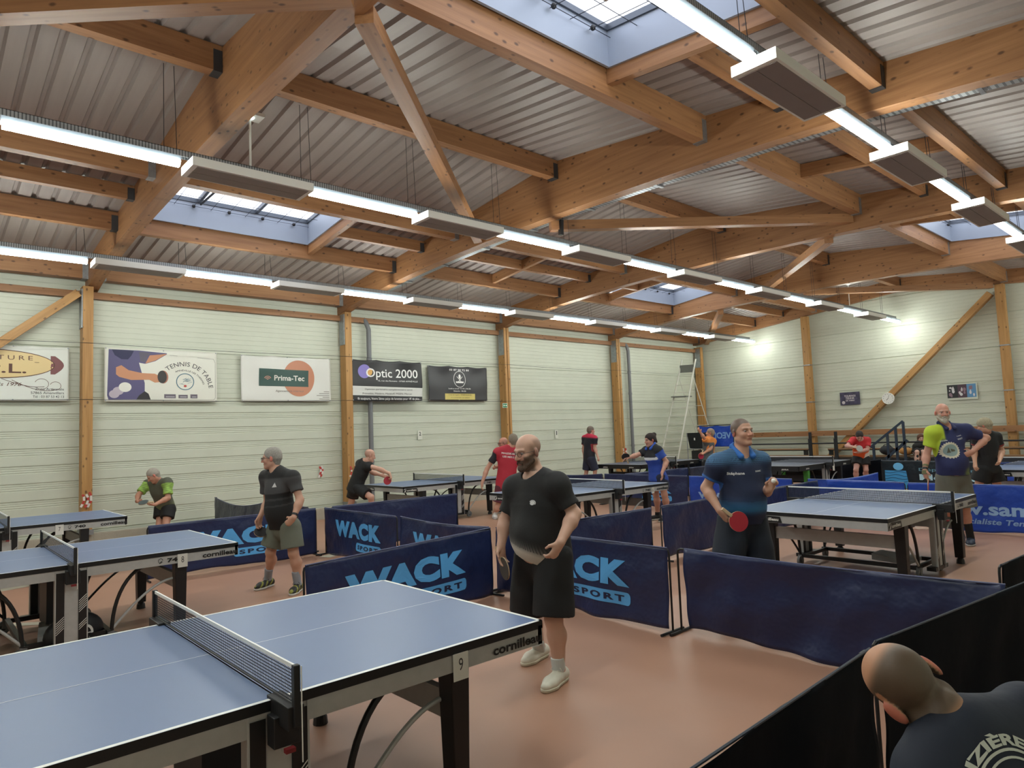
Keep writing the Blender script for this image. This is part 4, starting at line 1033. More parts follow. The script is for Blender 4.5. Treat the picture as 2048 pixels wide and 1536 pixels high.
q = A0.lerp(A1, .92); q2 = B0.lerp(B1, .92); mb = MB(); mb.bar(q, q2, .03, .26); loc(mb, p_).build('top_tray', mat('ladder_grey'), r)
# dark score shelf and cloth
c = onX(1392, 890, 19.9)
r = empty('equipment_rack', (19.9, c.y, 0), label='dark rack with black cloth bag hanging beside the ladder', cat='rack')
mb = MB()
for sy in (-.3, .3):
    mb.tube([(-.05, sy, 0), (-.05, sy, 1.5)], .015, 6); mb.tube([(.3, sy, 0), (.3, sy, 1.5)], .015, 6)
for z in (.5, .95): mb.box(-.06, .31, -.3, .3, z, z+.02)
mb.build('frame', M_GREYM, r)
mb = MB(); mb.hexa([(-.02, -.2, .98), (.25, -.2, .98), (.25, .24, .98), (-.02, .24, .98), (-.04, -.3, 1.5), (.28, -.3, 1.5), (.28, .32, 1.5), (-.04, .32, 1.5)]); mb.build('hanging_cloth', mat('black_cloth', '16181a', .8), r, bevel=.02)
mb = MB(); mb.box(.0, .26, -.26, .2, .54, .9); mb.build('crate', M_BLKP, r, bevel=.02)
mb = MB(); mb.box(-.045, -.03, .0, .04, 1.25, 1.33); mb.build('tag', M_WHITE, r)
# royal blue banner hung on the stand rail, mirrored lettering seen from behind
a = onX(1398, 852, 20.35); b = onX(1462, 893, 20.35)
r = empty('hung_banner', (0, 0, 0), label='royal blue banner hanging from a rail, its lettering seen reversed', cat='banner'); w, h = a.y-b.y+.1, a.z-b.z
r.matrix_world = frameM((20.35, a.y, b.z), (0, -1, 0), (0, 0, 1))
dp = lambda x, y: .02*math.sin(9*x+3*y)*(1-.5*y/h)+.01*math.sin(17*x-8*y)
mb = MB(); nx, ny = 30, 16
for j in range(ny+1):
    for i in range(nx+1): x, y = w*i/nx, h*j/ny; mb.v.append((x, y-.04*abs(math.sin(6*x/w))*(j == ny), dp(x, y)))
for j in range(ny):
    for i in range(nx): k = j*(nx+1)+i; mb.f.append((k, k+1, k+nx+2, k+nx+1)); mb.mi.append(0)
o = mb.build('cloth', mat('cloth_royal'), r, smooth='all'); md = o.modifiers.new('t', 'SOLIDIFY'); md.thickness = .002; md.offset = -1
mb = MB(); add_text(mb, 'VEOLIA', 0, 0, w*.72, h*.3, z=0, bold=.03, sub=1); mb.v = [(-x+w*.58, y+h*.52, 0) for x, y, z in mb.v]; mb.v = [(x, y, dp(x, y)+.006) for x, y, z in mb.v]; mb.build('lettering', mat('print_paleblue', '7fa8dc', .5), r)
mb = MB(); mb.tube([(0, h, -.0), (w, h, -.0)], .015, 6); mb.tube([(0.0, -b.z+.02, -.02), (0.0, h, -.02)], .015, 6); mb.tube([(w, -b.z+.02, -.02), (w, h, -.02)], .015, 6); mb.build('pole', M_STEEL, r)
# white paper and box on the floor near the left tables
def on_floor(name, u, v, w, d, h, rz, col, lab, cat):
    p = onZ(u, v, 0); r = MB(); r.box(-w/2, w/2, -d/2, d/2, 0, h); o = r.build(name, mat('fl_'+name, col, .6)); o.location = (p.x, p.y, .001); o.rotation_euler = (0, 0, rz); tag(o, lab, cat); return o
on_floor('paper_sheet', 663, 1111, .3, .21, .002, .4, 'cfc9b4', 'pale sheet lying on the floor beside the lettered barrier', 'paper')
on_floor('paper_sheet', 30, 1174, .42, .3, .002, .3, 'd4d3cc', 'white sheet lying on the floor under the second table on the left', 'paper')
on_floor('paper_sheet', 62, 1248, .12, .4, .002, .9, 'b5b49c', 'pale strip lying on the floor under the second table on the left, near its leg', 'paper')
# bag with round logo under the second table
p = onZ(148, 1268, .14)
r = empty('racket_case', (p.x, p.y, 0), .3, 'black and white racket bag with a round logo lying by the second table', 'bag')
mb = MB(); mb.ball((0, 0, .15), .24, 14, sc=(1, .45, .72)); mb.v = [(x, y, max(.0, z)) for x, y, z in mb.v]; mb.build('body', M_BLKP, r, smooth='all')
mb = MB(); n = 20
for k in range(n):
    a0, a1 = 2*PI*k/n, 2*PI*(k+1)/n
    for r0, r1 in ((.055, .075),): mb.quad([(r0*math.cos(a0)+.03, -.107, .15+r0*math.sin(a0)), (r1*math.cos(a0)+.03, -.107, .15+r1*math.sin(a0)), (r1*math.cos(a1)+.03, -.107, .15+r1*math.sin(a1)), (r0*math.cos(a1)+.03, -.107, .15+r0*math.sin(a1))])
mb.bar((-.02, -.108, .15), (.08, -.108, .15), .004, .02, up=(0, 1, 0)); mb.build('logo', M_WHITE, r)
mb = MB(); mb.tube([(-.16, -.06, .05), (-.12, -.1, .16), (-.05, -.09, .22)], .02, 8); mb.build('white_piping', M_WHITE, r, smooth=True)
# ------------------------------------------------------------------ people: bodies as one smooth surface grown round a posed skeleton
def V3(a): return np.array(a, float)
class Field:
    def __init__(s): s.ops = []
    def add(s, kind, lo, hi, fn, k=.02): s.ops.append((kind, V3(lo), V3(hi), fn, k)); return s
    def cone(s, a, b, r0, r1, k=.02, flat=None, cut=None, op='u'):
        """tapered capsule; flat=(dir, ratio) squashes it along dir; cut=list of (point, normal) planes"""
        a = V3(a); b = V3(b); rm = max(r0, r1)
        lo = np.minimum(a, b)-rm-.05; hi = np.maximum(a, b)+rm+.05
        fd = None
        if flat: fd = V3(flat[0]); fd = fd/np.linalg.norm(fd); fr = flat[1]-1
        def fn(X, Y, Z):
            px, py, pz = X-a[0], Y-a[1], Z-a[2]; ab = b-a
            if fd is not None:
                t = (px*fd[0]+py*fd[1]+pz*fd[2])*fr; px = px+t*fd[0]; py = py+t*fd[1]; pz = pz+t*fd[2]
                ab = ab+fd*np.dot(ab, fd)*fr
            L2 = float(ab@ab)+1e-9
            h = np.clip((px*ab[0]+py*ab[1]+pz*ab[2])/L2, 0, 1)
            d = np.sqrt((px-ab[0]*h)**2+(py-ab[1]*h)**2+(pz-ab[2]*h)**2)-(r0+(r1-r0)*h)
            if fd is not None: d = d*.85
            for c, n in (cut or ()): n = V3(n); n = n/np.linalg.norm(n); c = V3(c); d = np.maximum(d, (X-c[0])*n[0]+(Y-c[1])*n[1]+(Z-c[2])*n[2])
            return d
        return s.add(op, lo, hi, fn, k)
    def ell(s, c, M, r, k=.02, op='u'):
        """ellipsoid; M rows = local axes"""
        c = V3(c); rm = max(r)+.05
        def fn(X, Y, Z):
            px, py, pz = X-c[0], Y-c[1], Z-c[2]; q = []
            for i in range(3): q.append((px*M[i][0]+py*M[i][1]+pz*M[i][2]))
            k0 = np.sqrt(sum((q[i]/r[i])**2 for i in range(3))); k1 = np.sqrt(sum((q[i]/r[i]**2)**2 for i in range(3)))+1e-9
            return k0*(k0-1)/k1
        return s.add(op, c-rm, c+rm, fn, k)
    def cut(s, p, n):
        s.ops.append(('cut', V3(p), V3(n)/np.linalg.norm(n), None, 0)); return s
    def mesh(s, vox, wr=0, seed=0):
        us = [o for o in s.ops if o[0] == 'u']
        lo = np.min([o[1] for o in us], 0)+.05-2*vox-.01; hi = np.max([o[2] for o in us], 0)-.05+2*vox+.01
        n = np.ceil((hi-lo)/vox).astype(int)+1
        D = np.full(n, .06, np.float32); ax = [lo[i]+vox*np.arange(n[i], dtype=np.float32) for i in range(3)]
        for kind, a, b, fn, k in s.ops:
            if kind == 'cut':
                d = (ax[0][:, None, None]-a[0])*b[0]+(ax[1][None, :, None]-a[1])*b[1]+(ax[2][None, None, :]-a[2])*b[2]
                D = np.maximum(D, d.astype(np.float32)); continue
            i0 = np.clip(np.floor((a-lo)/vox).astype(int), 0, n-1); i1 = np.clip(np.ceil((b-lo)/vox).astype(int)+1, 1, n)
            if np.any(i1-i0 < 1): continue
            sl = tuple(slice(i0[j], i1[j]) for j in range(3))
            X, Y, Z = ax[0][sl[0]][:, None, None], ax[1][sl[1]][None, :, None], ax[2][sl[2]][None, None, :]
            d = fn(X, Y, Z).astype(np.float32); c = D[sl]
            if kind == 'u':
                h = np.maximum(k-np.abs(c-d), 0)/k; D[sl] = np.minimum(c, d)-h*h*k*.25
            elif kind == 's':
                d = -d; h = np.maximum(k-np.abs(c-d), 0)/k; D[sl] = np.maximum(c, d)+h*h*k*.25
        if wr:
            rr = np.random.RandomState(seed); X, Y, Z = ax[0][:, None, None], ax[1][None, :, None], ax[2][None, None, :]
            for f in (14, 23, 39):
                w = rr.normal(size=3); w /= np.linalg.norm(w); q = rr.normal(size=3); q /= np.linalg.norm(q)
                D += (wr*14/f*np.sin(f*(X*w[0]+Y*w[1]+Z*w[2])+1.5*np.sin(6*(X*q[0]+Y*q[1]+Z*q[2])))).astype(np.float32)
        return nets(D, lo, vox)
def nets(D, lo, h):
    S = D < 0
    S[0] = S[-1] = False; S[:, 0] = S[:, -1] = False; S[:, :, 0] = S[:, :, -1] = False
    D = np.where(S, D, np.maximum(D, 1e-5))
    n = np.array(D.shape)-1
    c8 = [(i, j, k) for i in (0, 1) for j in (0, 1) for k in (0, 1)]
    cnt = np.zeros(n, np.int8)
    for i, j, k in c8: cnt += S[i:i+n[0], j:j+n[1], k:k+n[2]]
    act = np.argwhere((cnt > 0) & (cnt < 8))
    P = np.zeros((len(act), 3)); C = np.zeros(len(act))
    for a in c8:
        for ax in range(3):
            if a[ax]: continue
            b = list(a); b[ax] = 1
            da = D[act[:, 0]+a[0], act[:, 1]+a[1], act[:, 2]+a[2]]; db = D[act[:, 0]+b[0], act[:, 1]+b[1], act[:, 2]+b[2]]
            mk = (da < 0) != (db < 0); t = np.where(mk, da/np.where(mk, da-db, 1), 0)
            p = np.array(a, float)[None, :]+t[:, None]*(np.array(b)-np.array(a))[None, :]
            P += np.where(mk[:, None], p, 0); C += mk
    V = (act+P/C[:, None])*h+lo
    idx = np.full(n, -1, np.int64); idx[act[:, 0], act[:, 1], act[:, 2]] = np.arange(len(act))
    F = []
    for ax in range(3):
        o1, o2 = [(1, 2), (2, 0), (0, 1)][ax]
        sl0 = [slice(1, n[q]) for q in range(3)]; sl0[ax] = slice(0, n[ax]); sl1 = list(sl0); sl1[ax] = slice(1, n[ax]+1)
        A = S[tuple(sl0)]; B = S[tuple(sl1)]
        e = np.argwhere(A != B); off = np.array([1, 1, 1]); off[ax] = 0; g = e+off
        def cell(d1, d2):
            q = g.copy(); q[:, o1] -= d1; q[:, o2] -= d2; return idx[q[:, 0], q[:, 1], q[:, 2]]
        Q = np.stack([cell(1, 1), cell(0, 1), cell(0, 0), cell(1, 0)], 1)
        fl = ~A[e[:, 0], e[:, 1], e[:, 2]]; Q[fl] = Q[fl][:, ::-1]; F.append(Q)
    F = np.concatenate(F); F = F[(F >= 0).all(1)]
    return V, F
def np_obj(name, V, F, m, parent, col=None, attr='tint'):
    me = bpy.data.meshes.new(name); me.vertices.add(len(V)); me.vertices.foreach_set('co', V.astype(np.float32).ravel())
    me.loops.add(len(F)*4); me.loops.foreach_set('vertex_index', F.astype(np.int32).ravel())
    me.polygons.add(len(F)); me.polygons.foreach_set('loop_start', np.arange(0, len(F)*4, 4, dtype=np.int32)); me.polygons.foreach_set('loop_total', np.full(len(F), 4, np.int32))
    me.polygons.foreach_set('use_smooth', np.ones(len(F), bool)); me.update(calc_edges=True); me.validate()
    if col is not None:
        a = me.color_attributes.new(attr, 'FLOAT_COLOR', 'POINT'); c = np.ones((len(V), 4), np.float32)
        x = np.clip(col, 0, 1); c[:, :3] = np.where(x <= .04045, x/12.92, ((x+.055)/1.055)**2.4); a.data.foreach_set('color', c.ravel())
    me.materials.append(m); o = bpy.data.objects.new(name, me); COL.objects.link(o)
    o.parent = parent; o.matrix_parent_inverse = Matrix.Translation(-parent.location); return o
def hx(c): return np.array([int(c[i:i+2], 16)/255 for i in (0, 2, 4)])
M_SKIN = mat('skin', 'c0907a', .5, attr='tint', bump=.04, bscale=120)
MATS['skin'].node_tree.nodes['Principled BSDF'].inputs['Subsurface Weight'].default_value = .06
MATS['skin'].node_tree.nodes['Principled BSDF'].inputs['Subsurface Radius'].default_value = (.02, .008, .004)
M_CLOTH = mat('jersey', '808080', .75, attr='tint', bump=.12, bscale=35)
M_HAIR = mat('hair', '808080', .8, attr='tint', noise=.2, nscale=90, bump=.6, bscale=160)
M_SHOE = mat('shoe_upper', '808080', .55, attr='tint', bump=.15, bscale=50)
sstep = lambda a, b, x: (lambda t: t*t*(3-2*t))(np.clip((x-a)/(b-a), 0, 1))
def unit(v): v = V3(v); return v/(np.linalg.norm(v)+1e-9)
def np_ray(u, v): return V3(ray(u, v))
CP = V3(CAMP); FH = V3((math.cos(YAW), math.sin(YAW), 0)); RH = V3((math.sin(YAW), -math.cos(YAW), 0)); UZ = V3((0, 0, 1))
def facing(a): a = math.radians(a); return -FH*math.cos(a)-RH*math.sin(a)

def person(label, D, J, face, body=None, vox=.01, skin='c39a84', hair=None, beard=None, buzz=None, bulk=1, belly=0, shirt=None, shorts=None, socks=None, shoes=None, hands=None, glasses=False, headaxes=None, hs=1, toes=None, female=False, stub=None, group=None, extra=None, watch=None, sleeve=.62, name='person'):
    P = {}
    for k, t in J.items():
        u, v, dd = t
        d = D+dd
        if isinstance(v, tuple):
            z = v[1]; b = np_ray(u, 768); up = V3(U_)
            s = (CP[2]+d*b[2]-z)/(d*up[2]); P[k] = CP+d*(b-up*s)
        else: P[k] = CP+d*np_ray(u, v)
    body = face if body is None else body
    cx = (P['aR']+P['aL'])/2
    root = empty(name, (float(cx[0]), float(cx[1]), 0), label=label, cat='person', group=group)
    fB = facing(body)
    lat = unit(P['sL']-P['sR']); upb = unit(P['nk']-P['pv']); dep = unit(np.cross(lat, upb)); dep = dep if np.dot(dep, fB) > 0 else -dep
    if np.dot(np.cross(lat, upb), dep) == 0: dep = fB
    latp = unit(P['hL']-P['hR']); 
    rad = lambda r: max(r*bulk**.45, vox*.8)
    rf = lambda r: max(r, vox*.72)
    sw = np.linalg.norm(P['sL']-P['sR'])
    # ---- torso layout shared by skin and clothes
    pv, nk = P['pv'], P['nk']; ax = nk-pv
    def torso(Fd, g, lower=True):
        b = bulk; fl = 1.5 if not female else 1.45
        w_ch = min(.175*b, sw*.5+.01); w_wa = (.15 if not female else .125)*b; w_hp = (.165 if not female else .17)*b
        # cross sections are ellipses: half width w, flattened along dep
        def sec(t0, t1, r0, r1, off0=0, off1=0, fr=fl):
            Fd.cone(pv+ax*t0+dep*off0, pv+ax*t1+dep*off1, r0+g, r1+g, .05, (dep, fr))
        if lower: sec(-.06, .12, w_hp*.98, w_wa*1.03)
        sec(.12, .36, w_wa*1.03, w_wa, 0, .0)
        sec(.36, .64, w_wa, w_ch*.98, .0, .01)
        sec(.64, .82, w_ch*.98, w_ch*.80, .01, .0)
        if belly: Fd.ell(pv+ax*.24+dep*(.055+belly*.3), [lat, dep, upb], (.145*b+g, .09+belly+g, .19+g), .08)
        if female: 
            for s in (-1, 1): Fd.ell(pv+ax*.66+dep*.075+lat*s*.07, [lat, dep, upb], (.06+g, .06+g, .06+g), .05)
        for sd in ('sR', 'sL'):
            Fd.cone(nk+upb*.0, P[sd]+upb*.015, .05*b+g, .058*b+g, .06)
            Fd.ell(P[sd], [lat, dep, upb], (.062*b+g,)*3, .04)
            Fd.cone(pv+ax*.72, P[sd]-upb*.03, .085*b+g, .055*b+g, .06, (dep, 1.25))
    Fs = Field(); torso(Fs, -.004)
    hc = P['hd']
    # head axes
    if headaxes: fw, uh = [unit(q) for q in headaxes]
    else:
        fa, pt = face if isinstance(face, tuple) else (face, 0)
        f0 = facing(fa); p_ = math.radians(pt); fw = f0*math.cos(p_)-UZ*math.sin(p_); uh = UZ*math.cos(p_)+f0*math.sin(p_)
    uh = unit(uh-fw*np.dot(uh, fw)); rt = np.cross(fw, uh)   # rt = person's right... x axis of the head
    HM = [rt, fw, uh]
    def H(x, y, z): return hc+hs*(rt*x+fw*y+uh*z)
    h_ = lambda *r: tuple(q*hs for q in r)
    Fs.cone(nk+upb*.01, H(0, -.022, -.085), .062*(.5+.5*bulk)*(.85 if female else 1), .054*(.6+.4*bulk)*(.85 if female else 1), .04)
    Fs.ell(H(0, -.014, .034), HM, h_(.077, .097, .086), .02)
    Fs.ell(H(0, .022, -.030), HM, h_(.062, .070, .078), .03)
    for s in (-1, 1):
        Fs.cone(H(s*.050, -.005, -.062), H(s*.012, .062, -.100), .020*hs, .020*hs, .03)
        Fs.ell(H(s*.038, .064, -.030), HM, h_(.024, .022, .022), .02)
        Fs.cone(H(s*.012, .090, .022), H(s*.045, .074, .022), .009*hs, .009*hs, .012)
        Fs.ell(H(s*.033, .096, .002), HM, h_(.020, .013, .013), .010, 's')
        Fs.ell(H(s*.083, -.012, -.010), [unit(rt*1+fw*-.35*s), unit(fw+rt*.35*s), uh], h_(.011, .020, .034), .008)
        Fs.ell(H(s*.013, .098, -.036), HM, h_(.0095, .010, .008), .006)
    Fs.cone(H(0, .089, .010), H(0, .110, -.032), .008*hs, .0125*hs, .008)
    Fs.cone(H(-.019, .084, -.062), H(.019, .084, -.062), .0075*hs, .0075*hs, .007); Fs.cone(H(-.016, .083, -.073), H(.016, .083, -.073), .008*hs, .008*hs, .007)
    Fs.ell(H(0, .074, -.100), HM, h_(.022, .020, .017), .015)
    # limbs
    def arm(Fd, sd, g=0, upto=1):
        S, E, Wp = P['s'+sd], P['e'+sd], P['w'+sd]
        Fd.cone(S, E, rad(.052)+g, rad(.040)+g, .03)
        f = E+(Wp-E)*.28; Fd.cone(E, f, rad(.040)+g, rad(.043)+g, .03); Fd.cone(f, Wp, rad(.043)+g, rad(.027)+g, .03)
    def leg(Fd, sd, g=0):
        Hp, K, A = P['h'+sd], P['k'+sd], P['a'+sd]; 
        Fd.cone(Hp, K, rad(.088)+g, rad(.056)+g, .04); back = -(fB-unit(K-A)*np.dot(fB, unit(K-A)))
        q = K+(A-K)*.30+back*.018; Fd.cone(K, q, rad(.054)+g, rad(.057)+g, .03); Fd.cone(q, A+UZ*.03, rad(.057)+g, rad(.036)+g, .04); Fd.cone(A+UZ*.04, A, rad(.036)+g, rad(.036)+g, .02)
    for sd in 'RL':
        arm(Fs, sd); leg(Fs, sd)
        Wp = P['w'+sd]; hd = (hands or {}).get(sd, {})
        d = unit(hd['d']) if 'd' in hd else unit(P['w'+sd]-P['e'+sd])
        n = hd.get('n', (lat if sd == 'R' else -lat)); n = unit(V3(n)-d*np.dot(V3(n), d)); th = np.cross(d, n)*(1 if sd == 'R' else -1)
        curl = hd.get('curl', .35); ks = hs*(1 if not female else .9)
        Fs.cone(Wp, Wp+d*.035*ks, rad(.027), .031*ks, .02, (n, 1.35)); Fs.cone(Wp+d*.035*ks, Wp+d*.078*ks, .036*ks, .038*ks, .015, (n, 2.1))
        for i, (o, L_) in enumerate(((.029, .070), (.010, .079), (-.010, .074), (-.028, .058))):
            p = Wp+d*(.082-.004*abs(i-1))*ks+th*o*ks; ang = 0; cc = curl*(1+.12*i)
            for j, fr in enumerate((.46, .30, .24)):
                ang += cc*(.75 if j == 0 else 1.0); q = p+(d*math.cos(ang)+n*math.sin(ang)+th*o*.8*(1-curl))*L_*fr*ks
                Fs.cone(p, q, rf(.0095-.0008*j), rf(.0088-.0008*j), .006); p = q
        p = Wp+d*.022*ks+th*.030*ks+n*.006; q = p+unit(d*.75+th*.75+n*(.1+.5*curl))*.036*ks; Fs.cone(p, q, rf(.0135), rf(.011), .012)
        q2 = q+unit(d*.95+th*(.35-.5*curl)+n*(.2+.8*curl))*.032*ks; Fs.cone(q, q2, rf(.0105), rf(.0085), .006)
        t = None
        A = P['a'+sd]; tv = (toes or {}).get(sd)
        td = unit((V3(onZ(*tv, 0))-A)*(1, 1, 0)) if tv else unit(fB*(1, 1, 0)); P['t'+sd] = td
        Fs.cone(A*(1, 1, 0)+UZ*.05-td*.02+(0, 0, max(0, A[2]-.11)), A*(1, 1, 0)+UZ*(.04+max(0, A[2]-.11))+td*.13, .033, .028, .03)
    V, F = Fs.mesh(vox)
    # skin colours
    base = hx(skin); C = np.tile(base, (len(V), 1))
    q = V-hc; hxl = q@rt/hs; hy = q@fw/hs; hz = q@uh/hs
    inhead = (np.abs(hxl) < .11) & (np.abs(hy) < .13) & (hz > -.135) & (hz < .13)
    def blend(mask, col, a=1.0):
        w = (np.clip(mask, 0, 1)*a)[:, None]; C[:] = C*(1-w)+hx(col)*w
    red = np.exp(-((np.abs(hxl)-.035)**2+(hz+.03)**2)/.0006)*(hy > .03)*inhead; blend(red, 'c07866', .35)
    blend(np.exp(-(hxl**2+(hz+.03)**2)/.0003)*(hy > .09)*inhead, 'c0705c', .35)
    blend((np.abs(hxl) > .079)*inhead*(hz < .035)*(hz > -.05), 'c8655a', .6)
    blend(((np.abs(hxl) < .024)*sstep(.0115, .008, np.abs(hz+.0675))*(hy > .07)*inhead), '9a5c50' if not female else 'a84f4c', .75)
    blend(np.exp(-(((np.abs(hxl)-.033)/.018)**2+((hz-.003)/.010)**2))*(hy > .06)*inhead, '6e4c42', .6)
    browc = stub or (hair[0] if hair else (beard or '6a5040'))
    blend(np.exp(-(((np.abs(hxl)-.034)/.018)**4+((hz-.024)/.006)**2))*(hy > .05)*inhead, browc, .65)
    if stub:   # cropped hair shown as a shade on the scalp
        w = sstep(-.04, -.01, hz+.35*(.03-hy)*0)*sstep(.055, .015, hy-.25*np.maximum(hz-.02, 0)*0)*inhead*sstep(.075, .03, hz) if isinstance(stub, str) else 0
        wn = sstep(.01, -.02, hy-.0)*sstep(-.085, -.055, hz)*inhead*sstep(.095, .06, hz)
        blend(np.maximum(w*(hy < .055), wn), stub, .72)
    if buzz:
        w = inhead*sstep(.0, .010, np.where(hy > .0, (hz-.066)+np.maximum(0, .062-hy)*1.25, hz+.075*(hy < -.02)+.02*(hy >= -.02)))*(hy < .085)
        w = np.where((hy > .0) & (hz < -.03), 0, w); blend(w, buzz, .8)
    if beard:
        w = inhead*(hz < -.018)*sstep(-.01, .02, hy)*sstep(-.012, -.032, hz+np.maximum(0, .05-hy)*-.4)*(1-np.exp(-(hxl/.022)**4)*(hz > -.078)*(hz < -.060)*.9)
        w = np.where((hz > -.052) & (np.abs(hxl) < .020) & (hy > .09), 0, w); w = np.where((hz > -.045) & (np.abs(hxl) < .045) & (hy > .06), 0, w)
        blend(w, beard, .85)
    if extra and 'skin' in extra: extra['skin'](V, C, P, H)
    np_obj('body', V, F, M_SKIN, root, C)
    # beard volume
    if beard and vox < .0125 or (beard and female is False and hs >= 1 and beard in ('b9b2a6',)):
        B = Field()
        for s in (-1, 1): B.cone(H(s*.058, .015, -.060), H(s*.016, .072, -.106), .019*hs, .022*hs, .02)
        B.ell(H(0, .080, -.103), HM, h_(.026, .022, .026 if beard != 'b9b2a6' else .045), .02)
        for s in (-1, 1): B.cone(H(0, .101, -.051), H(s*.026, .086, -.070), .0065*hs, .008*hs, .008)
        B.ell(H(0, .05, -.015), HM, h_(.05, .07, .035), .006, 's')
        V, F = B.mesh(min(vox, .006)); np_obj('beard', V, F, M_HAIR, root, np.tile(hx(beard), (len(V), 1)))
    # eyes
    if vox < .0105:
        for s in (-1, 1):
            mb = MB(); c = H(s*.033, .0745, .001); mb.ball(c, .0120*hs, 8); ir = H(s*.033, .0835, .000)
            mb.ball(ir, .0056*hs, 6, 1)
            e = mb.build('eye', [mat('eye_white', '9d918a', .3), mat('iris', '2e241e', .3)], root, smooth='all'); e.matrix_parent_inverse = Matrix.Translation(-root.location)
    if glasses:
        mb = MB(); g_ = .0016*hs*max(1, vox/.006)
        for s in (-1, 1):
            mb.tube([H(s*.034+.024*math.cos(t), .103, .0+.017*math.sin(t)) for t in [2*PI*i/20 for i in range(20)]], g_, 5, closed=True)
            mb.tube([H(s*.058, .103, .006), H(s*.080, .06, .006), H(s*.082, -.005, .004)], g_, 5)
        mb.tube([H(-.010, .105, .004), H(.010, .105, .004)], g_, 5); e = mb.build('glasses', mat('spectacle_frame', '3a3032', .35, .4), root); e.matrix_parent_inverse = Matrix.Translation(-root.location)
    # hair volume
    if hair:
        hcol, style = hair; B = Field(); t = {'buzz': .005, 'short': .008, 'mid': .018, 'bun': .012, 'long': .016}.get(style, .010)
        B.ell(H(0, -.018, .036), HM, h_(.077+t, .096+t, .084+t), .01); B.cone(H(-.0, -.055, -.01), H(0, -.05, -.055), (.062+t*.6)*hs, .05*hs, .02, (rt, .85))
        # clear the face and below the ears
        B.ell(H(0, .095, -.045), HM, h_(.085, .085, .10), .012, 's'); B.ell(H(0, .05, -.075), HM, h_(.12, .075, .075), .012, 's')
        if style in ('short', 'buzz'): B.ell(H(0, .125, .045), HM, h_(.06, .055, .05), .01, 's')
        if style == 'bun': B.ops = [o for o in B.ops if o[0] == 'u']+[o for o in B.ops if o[0] != 'u']; B.ell(H(0, .13, .02), HM, h_(.07, .05, .06), .01, 's'); B.ell(H(0, -.10, .085), HM, h_(.048, .048, .042), .015); B.cone(H(0, -.10, .05), H(.0, -.13, -.06), .03*hs, .016*hs, .02)
        if style == 'long': B.cone(H(.06, -.03, .0), H(.075, .0, -.15), .035*hs, .025*hs, .02); B.cone(H(-.06, -.03, .0), H(-.075, .0, -.15), .035*hs, .025*hs, .02)
        V, F = B.mesh(min(vox, .008), .0016 if style != 'buzz' else 0, 4); c = np.tile(hx(hcol), (len(V), 1)); np_obj('hair', V, F, M_HAIR, root, c)
    ctx = dict(P=P, lat=lat, dep=dep, upb=upb, pv=pv, nk=nk, ax=ax, H=H, root=root)
    # shirt
    if shirt:
        g = shirt.get('g', .016); S = Field(); torso(S, g, True); sg = shirt.get('sg', g*.8)
        fl_ = shirt.get('flare', .012)
        S.cone(pv+ax*.14, pv+ax*(-.12), (.155*bulk)+g, (.168*bulk)+g+fl_, .05, (dep, 1.42))
        hp, hn = shirt['hem'] if 'hem' in shirt else (pv-upb*.10, -upb)
        S.cut(hp, hn)
        nd = unit(hc-nk)
        S.cone(nk+upb*.03+dep*.02, nk+nd*.25+dep*.02, .060*(.5+.5*bulk)*(.9 if female else 1)+.004, .11, .012, op='s')
        if shirt.get('v'): S.cone(nk+upb*.03+dep*.06, nk-upb*.005+dep*.11, .042, .022, .02, op='s')
        if not shirt.get('vest'):
            for sd in 'RL':
                A0, E = P['s'+sd], P['e'+sd]; e = A0+(E-A0)*(shirt.get('sl', sleeve)); dr = unit(E-A0)
                S.cone(A0, e+dr*.04, .058*bulk**.6+sg, .056*bulk**.6+sg+.006, .03, cut=[(e, dr)])
        V, F = S.mesh(vox, shirt.get('wr', .0045), shirt.get('seed', 1))
        q = V-pv; T = (q@upb)/np.linalg.norm(ax); Lt = q@lat; Dp = q@dep
        # which vertices belong to the sleeves
        sl = {}
        for sd in 'RL':
            A0, E = P['s'+sd], P['e'+sd]; dr = E-A0; h = ((V-A0)@dr)/(dr@dr); r = np.linalg.norm(V-A0-np.clip(h, 0, 1)[:, None]*dr, axis=1); sl[sd] = (h > .08) & (r < .11*bulk) & (np.abs(Lt) > sw*.40 if not shirt.get('anysleeve') else True); sl['h'+sd] = h
        C = np.tile(hx(shirt['c']), (len(V), 1)).astype(float)
        if 'paint' in shirt: shirt['paint'](C, V, T, Lt, Dp, sl, ctx)
        o = np_obj('shirt', V, F, M_CLOTH, root, C)
        tree = None
        for nm, txt, tl, tt, w, h, col, kw in shirt.get('text', []):
            from mathutils.bvhtree import BVHTree
            if tree is None: tree = BVHTree.FromPolygons([tuple(v) for v in V], [tuple(f) for f in F])
            side = kw.pop('side', 1); up_ = kw.pop('up', upb); mb = MB()
            if callable(txt): txt(mb)
            else: add_text(mb, txt, 0, 0, w, h, z=0, sub=1, **kw)
            subdiv_quads(mb, .02); cc = pv+ax*tt+lat*tl; nn = dep*side; xr = -lat*side if side > 0 else lat
            xr = np.cross(up_, nn); xr = unit(xr); out = []
            for x, y, z in mb.v:
                o0 = cc+xr*x+unit(up_)*y+nn*.45; hit = tree.ray_cast(Vector(o0), Vector(-nn))
                p = V3(hit[0]) if hit[0] is not None else o0-nn*.3
                out.append(tuple(p+nn*(.003+z)))
            mb.v = out; e = mb.build(nm, mat('badge_'+col, col, .6) if isinstance(col, str) else col, o); e.matrix_parent_inverse = Matrix.Translation(-root.location)
            e.matrix_parent_inverse = Matrix.Identity(4); e.matrix_world = Matrix.Identity(4); 
